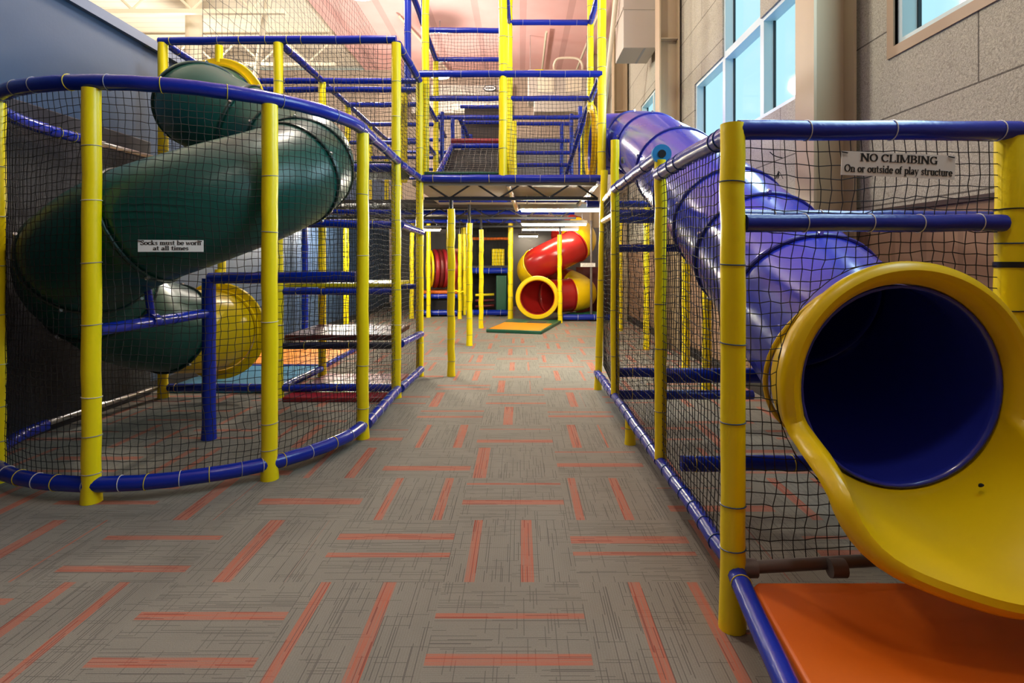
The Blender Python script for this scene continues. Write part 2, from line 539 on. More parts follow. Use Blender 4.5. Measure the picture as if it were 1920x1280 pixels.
def net(parent, fn, W, H, cell=0.047, rad=0.0024, hole=None, mat='cord', slack=0.010, bulge=0.012, name='net'):
    """knotted net of square mesh: fn(s, t) gives the point at s metres along and t metres up; hole(s, t) -> (inside, ds, dt)"""
    nu, nv = max(2, int(round(W/cell))), max(2, int(round(H/cell)))
    U, V = np.meshgrid(np.linspace(0, W, nu+1), np.linspace(0, H, nv+1), indexing='ij')
    eu = np.minimum(1, np.minimum(U, W-U)/0.12)
    ev = np.minimum(1, np.minimum(V, H-V)/0.12)
    env = eu*ev
    ph = NR.uniform(0, 6, 6)
    dU = slack*env*(np.sin(V*5.1+U*1.3+ph[0])+0.6*np.sin(V*11+ph[1]-U*2)+0.5*NR.uniform(-1, 1, U.shape))
    dV = slack*env*(np.sin(U*4.7+ph[2])+0.6*np.sin(U*9+V*3+ph[3])+0.5*NR.uniform(-1, 1, U.shape)-0.5)
    out = bulge*env*(np.sin(U*2.6+ph[4])*np.sin(V*2.1+ph[5])+0.15*NR.uniform(-1, 1, U.shape))
    Us, Vs = U+dU, V+dV
    keep = np.ones(U.shape, bool)
    if hole is not None:
        inside, hu, hv = hole(Us, Vs)
        keep = ~inside
        Us, Vs = Us+hu, Vs+hv
    X, nrm = fn(Us, Vs)                      # (nu+1, nv+1, 3) each
    X = X+nrm*out[..., None]
    vs, fs, base = [], [], 0
    for direc in (0, 1):
        G = X if direc == 0 else np.swapaxes(X, 0, 1)
        K = keep if direc == 0 else keep.T
        Nn = nrm if direc == 0 else np.swapaxes(nrm, 0, 1)
        # cords run along axis 1 of G
        T = np.gradient(G, axis=1)
        T /= np.linalg.norm(T, axis=2)[..., None]+1e-9
        B = np.cross(T, Nn)
        B /= np.linalg.norm(B, axis=2)[..., None]+1e-9
        rings = np.stack([G+rad*(math.cos(a)*Nn+math.sin(a)*B) for a in (0.0, 2*PI/3, 4*PI/3)], axis=2)
        c, k = G.shape[0], G.shape[1]
        idx = np.arange(c*k*3).reshape(c, k, 3)+base
        ok = K[:, :-1] & K[:, 1:]
        for e in range(3):
            g = (e+1) % 3
            q = np.stack([idx[:, :-1, e], idx[:, :-1, g], idx[:, 1:, g], idx[:, 1:, e]], axis=-1)[ok]
            fs.append(q.reshape(-1, 4))
        vs.append(rings.reshape(-1, 3))
        base += c*k*3
    Vt, Ft = np.concatenate(vs), np.concatenate(fs)
    me = bpy.data.meshes.new(name)
    me.vertices.add(len(Vt))
    me.vertices.foreach_set('co', Vt.astype(np.float32).ravel())
    me.loops.add(Ft.size)
    me.loops.foreach_set('vertex_index', Ft.astype(np.int32).ravel())
    me.polygons.add(len(Ft))
    me.polygons.foreach_set('loop_start', np.arange(0, Ft.size, 4, dtype=np.int32))
    me.update(calc_edges=True)
    me.validate()
    me.materials.append(M[mat])
    o = bpy.data.objects.new(name, me)
    COL.objects.link(o)
    attach(o, parent)
    return o

def flat_net(parent, a, b, z0, z1, **kw):
    a, b = np.array(a, float), np.array(b, float)
    W = np.linalg.norm(b-a)
    d = (b-a)/W
    nn = np.array([-d[1], d[0], 0.0])
    def fn(U, V):
        X = np.stack([a[0]+d[0]*U, a[1]+d[1]*U, z0+V], axis=-1)
        return X, np.broadcast_to(nn, X.shape).copy()
    return net(parent, fn, W, z1-z0, **kw)

def smooth_path(pts, n=60):
    """Catmull-Rom through the points"""
    P = [np.array(p, float) for p in pts]
    P = [2*P[0]-P[1]]+P+[2*P[-1]-P[-2]]
    out = []
    m = len(P)-3
    for i in range(m):
        p0, p1, p2, p3 = P[i:i+4]
        k = max(3, n//m)
        for j in range(k):
            t = j/k
            out.append(0.5*((2*p1)+(-p0+p2)*t+(2*p0-5*p1+4*p2-p3)*t*t+(-p0+3*p1-3*p2+p3)*t**3))
    out.append(P[-2])
    out = np.array(out)
    # even spacing
    L = np.concatenate([[0], np.cumsum(np.linalg.norm(np.diff(out, axis=0), axis=1))])
    s = np.linspace(0, L[-1], n)
    return np.stack([np.interp(s, L, out[:, i]) for i in range(3)], axis=-1)

def tube_slide(root, path, rad, breaks, mats, flange_mat, seg=40, skip_flange=(), bolts=True):
    """hollow moulded tube in sections; a raised bolted flange at every joint"""
    n = len(path)
    for i in range(len(breaks)-1):
        a, b = int(breaks[i]*(n-1)), int(breaks[i+1]*(n-1))
        sec = path[a:b+1]
        mb = MB().tube(sec, rad, seg, caps=False)
        o = mb.build('tube_section', M[mats[i]], root)
        so = o.modifiers.new('wall', 'SOLIDIFY')
        so.thickness = 0.012
        so.offset = -1
        if i > 0 and i not in skip_flange:
            p = path[a]
            ax = path[min(n-1, a+1)]-path[max(0, a-1)]
            ax = ax/np.linalg.norm(ax)
            fl = MB().torus(tuple(p), tuple(ax), rad+0.004, 0.013, 48, 8).build('joint_flange', M[flange_mat[i] if isinstance(flange_mat, list) else flange_mat], root)
            if bolts:
                q = Vector(ax).to_track_quat('Z', 'Y')
                for t in (0.4, 1.6, 2.8, 4.0, 5.2):
                    c = Vector(p)+q @ Vector(((rad+0.02)*math.cos(t), (rad+0.02)*math.sin(t), 0))
                    MB().lathe([(0.0, -0.012), (0.012, -0.012), (0.012, 0.012), (0.0, 0.012)], tuple(c), tuple(ax), 8).build('bolt', M['steel'], fl)

# ------------------------------------------------------------------ room shell
XR, XL, YB = 2.60, -4.04, 19.5
HALL_X, HALL_F, HALL_H = -14.0, -5.0, 8.0
struct('floor', MB().box(HALL_X, XR+0.3, HALL_F, YB+0.3, -0.1, 0.0), M['carpet'])
struct('wall_back', MB().box(HALL_X, XR+0.3, YB, YB+0.3, 0, HALL_H), M['wall_white'])
struct('wall_front', MB().box(HALL_X, XR+0.3, HALL_F-0.3, HALL_F, 0, HALL_H), M['wall_dark'])
struct('wall_far_left', MB().box(HALL_X-0.3, HALL_X, HALL_F, YB, 0, HALL_H), M['wall_white'])
struct('ceiling', MB().box(-5.35, XR+0.3, HALL_F, YB+0.3, HALL_H, HALL_H+0.2), M['pink'])
struct('roof_deck', MB().box(HALL_X, -5.35, HALL_F, YB+0.3, HALL_H+0.1, HALL_H+0.3), M['roofdeck'])

# left wall: a partition of 3.75 m with a cap, open hall above it
lw = struct('wall_left', MB().box(XL-0.16, XL, -3.0, 17.5, 0, 3.75), M['wall_blue'])
struct('trim_1', MB().box(XL-0.20, XL+0.05, -3.0, 17.5, 3.75, 3.85), M['wall_cap'])
struct('baseboard_left', MB().box(XL, XL+0.02, -3.0, 17.5, 0, 0.12), M['base_dark'])

wp = MB().box(XL, XL+0.06, 0.5, 6.1, 0.0, 2.72).build('wall_shade_sheet', M['charcoal'], None, bevel=0.01)  # dark sheet painting in the slide's shade on the blue wall
tag(wp, 'tall charcoal sheet standing in for shade on the blue wall behind the half-round fence', 'painted shade')

# right wall: fibre panels above 1.80 m, brown boards below, window openings
W1 = dict(y0=5.28, y1=8.42, z0=2.97, z1=4.06)          # three lower panes
W1U = dict(y0=6.12, y1=7.26, z0=4.06, z1=6.2)          # pane above the middle one
W2 = dict(y0=0.9, y1=3.92, z0=2.93, z1=5.6)
W3 = dict(y0=10.0, y1=12.15, z0=3.2, z1=4.75)
def wall_right():
    mb = MB()
    ys = sorted({HALL_F, YB, *[w[k] for w in (W1, W1U, W2, W3) for k in ('y0', 'y1')]})
    for a, b in zip(ys[:-1], ys[1:]):
        mid = (a+b)/2
        holes = sorted([(w['z0'], w['z1']) for w in (W1, W1U, W2, W3) if w['y0'] < mid < w['y1']])
        z = 1.80
        for h0, h1 in holes:
            if h0 > z+1e-6:
                mb.box(XR, XR+0.15, a, b, z, h0)
            z = h1
        mb.box(XR, XR+0.15, a, b, z, HALL_H)
    return mb
struct('wall_right', wall_right(), M['fibre'])
struct('wall_right_lower', MB().box(XR-0.012, XR+0.22, HALL_F, YB, 0, 1.80), M['brown_low'])
struct('baseboard_right', MB().box(XR-0.035, XR-0.012, HALL_F, YB, 0, 0.14), M['base_dark'])
struct('trim_2', MB().box(XR-0.03, XR, HALL_F, YB, 1.785, 1.815), M['dark_brown'])

def window(idx, panes, surround=None):
    """panes: (y0, y1, z0, z1) openings; a frame of bars round each, glass set back in the wall"""
    root = bpy.data.objects.new('window_%d' % idx, None)
    COL.objects.link(root)
    root.location = (XR, panes[0][0], panes[0][2])
    root['kind'] = 'structure'
    fr, gl, gk = MB(), MB(), MB()
    b = 0.045
    for (y0, y1, z0, z1) in panes:
        fr.box(XR+0.02, XR+0.155, y0, y1, z0, z0+b).box(XR+0.02, XR+0.155, y0, y1, z1-b, z1)
        fr.box(XR+0.02, XR+0.155, y0, y0+b, z0+b, z1-b).box(XR+0.02, XR+0.155, y1-b, y1, z0+b, z1-b)
        gl.box(XR+0.13, XR+0.138, y0+b, y1-b, z0+b, z1-b)
        g = 0.012
        gk.box(XR+0.122, XR+0.145, y0+b, y0+b+g, z0+b, z1-b).box(XR+0.122, XR+0.145, y1-b-g, y1-b, z0+b, z1-b)
    for nm, mb, m in (('window_frame', fr, 'frame_white'), ('gasket', gk, 'gasket'), ('glass', gl, 'glass')):
        mb.build(nm, M[m], root, smooth=False)
    if surround:
        sr = MB()
        for (y0, y1, z0, z1) in surround:
            w = 0.07
            sr.box(XR-0.012, XR+0.02, y0-w, y1+w, z0-w, z0).box(XR-0.012, XR+0.02, y0-w, y0, z0, z1).box(XR-0.012, XR+0.02, y1, y1+w, z0, z1)
        sr.build('window_surround', M['surround'], root, smooth=False)
window(1, [(W1['y0'], 6.12, 2.97, 4.06), (6.12, 7.26, 2.97, 4.06), (7.26, W1['y1'], 2.97, 4.06), (6.12, 7.26, 4.06, 6.2)])
window(2, [(0.9, 2.4, 2.93, 5.6), (2.4, 3.92, 2.93, 5.6)], [(0.9, 3.92, 2.93, 5.6)])
window(3, [(10.0, 11.1, 3.2, 4.75), (11.1, 12.15, 3.2, 4.75)])

# steel H columns along the right wall
for i, y in enumerate((4.43, 9.19, 13.6, 18.0)):
    mb = MB()
    x0, x1 = 2.235, XR-0.04
    mb.box(x0, x0+0.022, y-0.13, y+0.16, 0, HALL_H)
    mb.box(x1-0.022, x1, y-0.13, y+0.16, 0, HALL_H)
    mb.box(x0+0.022, x1-0.022, y+0.005, y+0.025, 0, HALL_H)
    o = struct('column', mb, M['tan_steel'])
    pl = MB()
    for z in (3.05, 5.0, 6.9):
        pl.box(x0+0.022, x1-0.022, y-0.12, y+0.005, z, z+0.015)
    if i in (1, 2):
        pl.build('stiffener_plate', M['tan_steel'], o, smooth=False)

# partition closing the low play area at the far end
struct('wall_partition', MB().box(-3.98, 2.5, 17.6, 17.75, 0, 2.45), M['wall_dark'])

# ------------------------------------------------------------------ LEFT CURVED FENCE
CX, CY, CA, CB = -2.57, 4.60, 1.29, 1.21
def cf(deg, z):
    t = math.radians(deg)
    return (CX+CA*math.cos(t), CY-CB*math.sin(t), z)
cfence = thing('curved_net_fence', 'half-round fence of yellow posts, blue rails and black net around the green slide', 'fence', (CX, CY, 0))
padded('top_rail', [cf(a, 2.515) for a in np.linspace(0, 180, 46)], 0.047, 'blue', cfence,
       [0.02, 0.115, 0.225, 0.31, 0.40, 0.475, 0.535, 0.60, 0.645, 0.70, 0.77, 0.84],
       ('tie_grey', 'tie_grey', 'tie_grey', 'tie_yellow', 'tie_yellow', 'tie_grey', 'tie_yellow', 'tie_grey'), wob=0.012, wander=0.002, seg=16)
padded('bottom_rail', [cf(a, 0.105) for a in np.linspace(-3, 180, 46)], 0.046, 'blue', cfence,
       [0.03, 0.085, 0.13, 0.185, 0.235, 0.27, 0.30, 0.345, 0.385, 0.43, 0.465, 0.515, 0.565, 0.60, 0.64, 0.68, 0.73],
       ('tie_white', 'tie_grey', 'tie_yellow', 'tie_white', 'tie_yellow'), wob=0.008, wander=0.002, seg=16)
for a, tt in ((131, (0.11, 0.2, 0.31, 0.44, 0.57, 0.70, 0.83)), (90, (0.07, 0.16, 0.255, 0.43, 0.58, 0.73, 0.86)),
              (45, (0.08, 0.15, 0.42, 0.66, 0.81)), (0, (0.1, 0.24, 0.6, 0.8))):
    x, y, _ = cf(a, 0)
    post(cfence, x, y, 0.0, 2.475, 0.051 if a > 20 else 0.049, ties=tt, kinds=('tie_grey', 'tie_grey', 'tie_white'))
def arc_fn(U, V):
    th = np.radians(U/4.0*178.0+1.0)
    X = np.stack([CX+(CA-0.035)*np.cos(th), CY-(CB-0.035)*np.sin(th), 0.13+V], axis=-1)
    N = np.stack([np.cos(th), -np.sin(th), np.zeros_like(th)], axis=-1)
    return X, N
net(cfence, arc_fn, 4.0, 2.35, cell=0.046)
# its straight return to the play frame: bare pipe with a short blue sleeve
rail(cfence, (-3.86, 4.62, 2.51), (-3.845, 4.95, 2.51), 0.045, ties=[0.3, 0.75], kinds=('tie_yellow',), name='rail_sleeve')
MB().tube(dense((-3.85, 4.6, 2.51), (-3.80, 5.93, 2.51)), 0.024, 10).build('pipe_rail', M['steel'], cfence)
MB().tube(dense((-3.85, 4.6, 0.12), (-3.80, 5.93, 0.12)), 0.024, 10).build('pipe_rail', M['steel'], cfence)
pp = MB().tube(dense((-3.84, 5.12, 0.0), (-3.84, 5.12, 2.51)), 0.026, 10).build('pipe_post', M['steel'], cfence)
for z in (2.51, 1.93, 0.12):
    MB().lathe([(0.034, -0.05), (0.034, 0.05)], (-3.84, 5.12, z), (0, 0, 1), 12, True).build('pipe_clamp', M['steel'], pp)
    MB().lathe([(0.032, -0.05), (0.032, 0.05)], (-3.84, 5.17, z), (0, 1, 0), 12, True).build('pipe_clamp', M['steel'], pp)
flat_net(cfence, (-3.86, 4.62), (-3.80, 5.9), 0.15, 2.48, cell=0.046)

# blue frame that carries the green slide
sup = thing('slide_support_frame', 'blue support post and two arms under the green spiral slide', 'support frame', (-2.52, 4.58, 0))
post(sup, -2.52, 4.58, 0.0, 1.30, 0.052, 'blue', ties=(0.06,), kinds=('tie_blue',))
rail(sup, (-2.52, 4.58, 1.30), (-1.34, 4.62, 1.31), 0.046, ties=[0.1, 0.9], kinds=('tie_blue',), name='support_arm')
rail(sup, (-2.53, 4.54, 1.02), (-2.58, 3.45, 1.02), 0.038, ties=[0.35, 0.5], kinds=('tie_blue',), name='support_arm')
br = MB().tube(dense((-2.56, 3.93, 1.05), (-2.57, 3.9, 1.26), 0.05), 0.025, 10).build('slide_bracket', M['blue'], sup)
MB().lathe([(0.05, -0.03), (0.05, 0.03)], (-2.56, 3.93, 1.03), (0, 1, 0), 14, True).build('bracket_clamp', M['blue'], br)

# ------------------------------------------------------------------ LEFT PLAY FRAME (bay in front of the low ceiling)
D0, D1 = 5.957, 7.05
frameL = thing('left_play_frame', 'two-bay yellow and blue climbing frame behind the half-round fence', 'climbing frame', (-2.5, 6.5, 0))
P0 = {'A': -3.76, 'B': -2.546, 'C': -1.304}
P1 = {'A': -3.72, 'B': -2.467, 'C': -1.25}
for k, x in P0.items():
    post(frameL, x, D0, 0, 3.73, 0.050, ties=spread(9), kinds=('tie_grey', 'tie_white'))
for k, x in P1.items():
    post(frameL, x, D1, 0, 3.66, 0.047, ties=spread(8), kinds=('tie_grey',))
YT = ('tie_yellow', 'tie_grey')
rail(frameL, (P0['A']-0.04, D0, 3.75), (P0['B'], D0, 3.765), 0.042, ties=[0.1, 0.5, 0.68, 0.9], kinds=('tie_yellow', 'tie_grey', 'tie_yellow'))
rail(frameL, (P0['B'], D0, 3.765), (P0['C'], D0, 3.77), 0.042, ties=[0.08, 0.2, 0.5, 0.7, 0.93], kinds=('tie_yellow', 'tie_yellow', 'tie_grey'))
for k in 'ABC':
    rail(frameL, (P0[k]+0.01, D0+0.05, 3.74), (P1[k], D1-0.03, 3.68), 0.04, kinds=YT)
for z in (3.69, 3.58):
    rail(frameL, (P1['A'], D1+0.03, z), (P1['B'], D1+0.03, z), 0.037, kinds=YT)
    rail(frameL, (P1['B'], D1+0.03, z), (P1['C'], D1+0.03, z), 0.037, kinds=YT)
# run from the fence to the tower: top, middle and bottom rails
rail(frameL, (-1.28, 4.62, 2.51), (P0['C']+0.02, D0-0.03, 2.49), 0.042, kinds=('tie_white',), ties=[0.2, 0.5, 0.8])
rail(frameL, (P0['C']+0.03, D0+0.03, 2.47), (P1['C']+0.03, D1-0.03, 2.45), 0.040, kinds=('tie_white',))
rail(frameL, (-1.26, 4.66, 0.10), (P0['C']+0.02, D0-0.03, 0.09), 0.046, kinds=('tie_white',), ties=[0.12, 0.3, 0.5, 0.64, 0.85])
rail(frameL, (P0['C']+0.04, D0+0.03, 0.09), (P1['C']+0.02, D1-0.03, 0.09), 0.045, kinds=('tie_white',), ties=[0.2, 0.45, 0.7])
rail(frameL, (P0['C']+0.04, D0+0.03, 0.56), (P1['C']+0.02, D1-0.03, 0.53), 0.042, kinds=('tie_white',), ties=[0.2, 0.5, 0.8])
rail(frameL, (P0['C']+0.04, D0+0.03, 1.82), (P1['C']+0.03, D1-0.03, 1.79), 0.038, kinds=('tie_white',), ties=[0.3, 0.8])
# cross rails on the front plane
rail(frameL, (P0['B'], D0+0.02, 1.84), (P0['C'], D0+0.02, 1.82), 0.045, kinds=('tie_yellow',), ties=[0.15, 0.8])
rail(frameL, (P0['B'], D0+0.02, 1.96), (P0['C'], D0+0.02, 1.96), 0.025, kinds=('tie_yellow',), ties=[0.5])
rail(frameL, (P0['B'], D0+0.02, 1.115), (P0['C'], D0+0.02, 1.115), 0.036, kinds=('tie_yellow',), ties=[0.15, 0.37, 0.72])
rail(frameL, (P0['B'], D0+0.02, 0.545), (P0['C'], D0+0.02, 0.545), 0.038, 'navy', kinds=('tie_yellow',), ties=[0.22, 0.6])
rail(frameL, (P0['A'], D0+0.02, 0.10), (P0['B'], D0+0.02, 0.10), 0.042, kinds=('tie_yellow',), ties=[0.1, 0.45, 0.75])
rail(frameL, (P0['B'], D0+0.02, 0.10), (P0['C'], D0+0.02, 0.10), 0.042, kinds=('tie_yellow',), ties=[0.1, 0.5])
rail(frameL, (P0['B']+0.02, D0+0.05, 0.10), (P1['B'], D1-0.04, 0.10), 0.04, kinds=('tie_white',))
rail(frameL, (P0['B'], D0+0.02, 2.42), (P0['C'], D0+0.02, 2.42), 0.046, kinds=('tie_yellow',), ties=[0.2, 0.7])
rail(frameL, (P1['C'], D1+0.02, 1.115), (P1['B'], D1+0.02, 1.115), 0.034, kinds=('tie_yellow',))
MB().box(P0['B']+0.05, P0['C']-0.06, D0+0.03, D1-0.06, 1.16, 1.20).build('step_deck', M['yellow'], frameL, bevel=0.012)
MB().box(P0['B']+0.05, P0['C']-0.06, D0+0.03, D1-0.06, 0.595, 0.655).build('step_deck', M['dark_red'], frameL, bevel=0.012)
MB().box(P0['A']+0.05, P0['C']-0.06, D0+0.06, D1-0.06, 2.44, 2.50).build('upper_deck', M['green_dark'], frameL, bevel=0.01)
# nets of the left frame
ringc = (-3.15, 3.06)
def ring_hole(cx, cz, r, s0, z0):
    def h(U, V):
        dx, dz = U+s0-cx, V+z0-cz
        d = np.sqrt(dx*dx+dz*dz)+1e-9
        inside = d < r*0.86
        push = np.clip((r*1.0-d), 0, None)*0.95+np.clip(r*1.35-d, 0, None)*0.10
        return inside, dx/d*push, dz/d*push
    return h
flat_net(frameL, (P0['A'], D0), (P0['B'], D0), 2.5, 3.72, cell=0.047, hole=ring_hole(ringc[0], ringc[1], 0.5, P0['A'], 2.5))
flat_net(frameL, (P0['B'], D0), (P0['C'], D0), 2.5, 3.72, cell=0.047)
flat_net(frameL, (P0['C'], D0), (P1['C'], D1), 2.5, 3.68, cell=0.047)
flat_net(frameL, (P0['C'], D0), (P1['C'], D1), 0.14, 2.44, cell=0.047)
flat_net(frameL, (-1.285, 4.63), (P0['C'], D0), 0.14, 2.48, cell=0.047)
flat_net(frameL, (P0['B'], D0), (P0['C'], D0), 0.14, 1.10, cell=0.047)
flat_net(frameL, (P0['B'], D0), (P0['C'], D0), 1.2, 2.42, cell=0.047)
flat_net(frameL, (P1['B'], D1), (P1['C'], D1), 2.5, 3.62, cell=0.047)
flat_net(frameL, (P1['A'], D1), (P1['B'], D1), 2.5, 3.62, cell=0.047)

# ------------------------------------------------------------------ GREEN SPIRAL SLIDE
gs = thing('spiral_tube_slide', 'dark green spiral tube slide behind the half-round net fence', 'tube slide', (CX, CY, 0))
RH = 0.77
def hx(deg, z, r=RH):
    t = math.radians(deg)
    return (CX+r*math.cos(t), CY-r*math.sin(t), z)
gpath = smooth_path([(-3.15, 5.90, 3.04), (-3.15, 5.62, 3.00), (-3.02, 5.40, 2.90), (-2.76, 5.36, 2.76), hx(-80, 2.62), hx(-45, 2.43), hx(-10, 2.23), hx(25, 2.03),
                     hx(60, 1.83), hx(90, 1.67), hx(120, 1.50), hx(150, 1.34), hx(178, 1.14), (-3.34, 4.86, 0.96), (-3.26, 5.24, 0.82), (-3.18, 5.6, 0.74), (-3.15, 5.90, 0.71)], 150)
tube_slide(gs, gpath, 0.405, [0, 0.085, 0.155, 0.235, 0.36, 0.40, 0.575, 0.66, 0.76, 0.90, 1.0],
           ['green']*9+['slide_yellow'], 'green_dark')
def collar(root, c, axis, r0, name, mat):
    # flanged ring: lip both sides of the wall opening
    return MB().lathe([(r0, -0.05), (r0+0.02, -0.05), (r0+0.02, -0.012), (r0+0.085, -0.012), (r0+0.095, 0.0), (r0+0.085, 0.02),
                       (r0+0.02, 0.03), (r0, 0.03), (r0-0.015, 0.0), (r0, -0.05)], c, axis, 48).build(name, M[mat], root)
e1 = collar(gs, (-3.15, D0-0.06, 3.05), (0, 1, 0), 0.41, 'entry_collar', 'slide_yellow')
e2 = collar(gs, (-3.15, D0-0.06, 0.71), (0, 1, 0), 0.41, 'exit_collar', 'slide_yellow')
for e, z in ((e1, 3.05), (e2, 0.71)):
    MB().tube(dense((-3.15, D0-0.04, z+0.46), (-3.15, D0-0.04, z+0.64), 0.04), 0.04, 12).build('hanger_sleeve', M['yellow'], e)

# ------------------------------------------------------------------ floor mats of the left frame
def mat_thing(name, label, quad, z0, z1, mat, bevel=0.015, cat='floor mat'):
    o = MB().slab(quad, z0, z1).build(name, M[mat], None, bevel=bevel)
    return tag(o, label, cat)
mat_thing('floor_mat', 'dark red floor mat between the posts of the left climbing frame', [(-2.42, 5.75), (-1.40, 5.75), (-1.36, 6.95), (-2.38, 6.95)], 0.0, 0.055, 'red')
mat_thing('floor_mat', 'teal floor mat at the mouth of the green spiral slide', [(-3.9, 6.15), (-2.60, 6.15), (-2.58, 7.5), (-3.88, 7.5)], 0.0, 0.05, 'teal')
om = thing('floor_mat', 'orange floor mat with a blue edge by the left wall', 'floor mat', (-3.3, 8.3, 0))
MB().slab([(-3.95, 7.6), (-2.66, 7.6), (-2.66, 8.95), (-3.95, 8.95)], 0.0, 0.05).build('pad', M['mat_orange'], om, bevel=0.012)
MB().slab([(-2.66, 7.58), (-2.60, 7.58), (-2.60, 8.97), (-2.66, 8.97)], 0.0, 0.052).build('edge_strip', M['blue'], om, bevel=0.01)
MB().slab([(-3.95, 7.53), (-2.60, 7.53), (-2.60, 7.59), (-3.95, 7.59)], 0.0, 0.052).build('edge_strip', M['blue'], om, bevel=0.01)

# ------------------------------------------------------------------ TOWER over the low play area
D2, D3, D4, D5 = 8.20, 9.40, 10.6, 11.8
TX = (-1.25, -0.213, 1.018)
TB = (-1.38, -0.155, 1.02)
ZD = 2.46
tower = thing('climbing_tower', 'tall yellow and blue climbing tower with nets above the passage', 'climbing tower', (0, 8.2, 0))
G1 = ('tie_grey',)
post(tower, TX[0]+0.05, D1+0.13, 2.45, 4.88, 0.046, ties=spread(6), kinds=G1)
post(tower, TX[1], D1, 2.45, 6.0, 0.052, ties=spread(9), kinds=G1)
post(tower, TX[2], D1, 2.40, 6.0, 0.054, ties=spread(9), kinds=G1)
for x, zt in zip(TB, (4.80, 6.0, 6.0)):
    post(tower, x, D2, 2.45, zt, 0.046, ties=spread(7), kinds=G1)
post(tower, -1.40, D3, 2.45, 4.74, 0.046, ties=spread(6), kinds=G1)
post(tower, -0.10, D3, 2.45, 3.75, 0.046, ties=spread(4), kinds=G1)
post(tower, 1.03, D3, 2.45, 3.75, 0.046, ties=spread(4), kinds=G1)
for a, b in ((0, 1), (1, 2)):
    rail(tower, (TX[a], D1-0.02, 3.76), (TX[b], D1-0.02, 3.76), 0.042, kinds=G1)
    rail(tower, (TX[a], D1-0.02, ZD), (TX[b], D1-0.02, ZD), 0.048, kinds=('tie_yellow', 'tie_grey'), name='deck_rail')
    rail(tower, (TB[a], D2, 3.79), (TB[b], D2, 3.79), 0.040, kinds=G1)
    rail(tower, (TB[a], D3, 3.82), (TB[b], D3, 3.82), 0.036, kinds=G1)
    rail(tower, (TX[a], D1-0.02, 4.95), (TX[b], D1-0.02, 4.95), 0.040, kinds=G1)
rail(tower, (TB[0], D2, 4.78), (TB[1], D2, 4.77), 0.038, kinds=G1)
rail(tower, (TB[1], D2, 4.89), (TB[2], D2, 4.89), 0.040, kinds=G1)
rail(tower, (TB[0]-0.01, D3, 4.78), (TB[1], D3, 4.78), 0.038, kinds=G1)
rail(tower, (-1.37, D1-0.3, 4.86), (-1.40, D3, 4.78), 0.04, ties=[0.5], kinds=G1)
rail(tower, (TX[2], D1, 4.93), (TB[2], D2, 4.88), 0.04, kinds=G1)
rail(tower, (TX[1]+0.04, D1, 4.93), (TB[1], D2, 4.88), 0.03, kinds=G1)
rail(tower, (-1.30, D1, 3.74), (TB[0], D2, 3.76), 0.036, kinds=G1)
rail(tower, (TB[0], D2, 3.76), (-1.40, D4, 3.76), 0.036, kinds=G1)
rail(tower, (TX[2]-0.02, D1, 3.74), (TB[2], D2, 3.76), 0.038, kinds=G1)
rail(tower, (TB[2], D2, 3.76), (1.03, D4, 3.76), 0.036, kinds=G1)
rail(tower, (-1.42, D2, 3.20), (-1.42, D4, 3.20), 0.036, kinds=G1)
# tall blue uprights rising beside the tower's left edge
post(tower, -1.45, D1+0.25, 3.6, 6.0, 0.045, 'blue', ties=spread(5), kinds=G1)
post(tower, -1.40, D2, 4.80, 6.0, 0.036, 'blue', ties=(0.5,), kinds=G1)
post(tower, -1.50, D1+0.25, 2.45, 3.62, 0.045, 'yellow', ties=spread(4), kinds=G1)
# rear part of the structure seen past the left bay: more bays at the same height
for y in (D2, D3, D4, D5):
    x0 = -2.50
    post(tower, x0, y, 2.45, 3.70, 0.043, ties=spread(3), kinds=G1)
    rail(tower, (x0, y, 3.70), (-1.42, y, 3.70), 0.036, kinds=('tie_yellow', 'tie_grey'))
    rail(tower, (x0, y, 3.15), (-1.42, y, 3.15), 0.030, kinds=G1)
rail(tower, (-2.47, D1, 3.68), (-2.50, D5, 3.70), 0.036, kinds=G1)
# ladder of rails in the right bay, blue uprights beside it
for i, (z, x1) in enumerate(((4.0, 1.0), (3.65, 1.0), (3.40, 0.95), (3.15, 0.9), (2.9, 0.85))):
    rail(tower, (-0.08, D4-0.15*i, z), (x1, D4-0.15*i, z), 0.036, kinds=G1, name='ladder_rail')
for x, y in ((0.78, D4), (0.90, D3+0.5), (1.0, D3)):
    post(tower, x, y, 2.45, 4.0, 0.035, 'blue', ties=spread(5), kinds=G1)
for x, y in ((-1.12, D3), (-0.98, D3+0.3), (-0.92, D4), (-1.24, D3-0.4)):
    post(tower, x, y, 2.45, 3.8, 0.033, 'blue', ties=spread(4), kinds=G1)
rail(tower, (1.02, D2+0.03, 3.75), (0.80, D4, 2.85), 0.036, kinds=G1)
rail(tower, (-1.0, D3, 3.8), (-0.75, D4+0.6, 3.25), 0.036, kinds=G1)
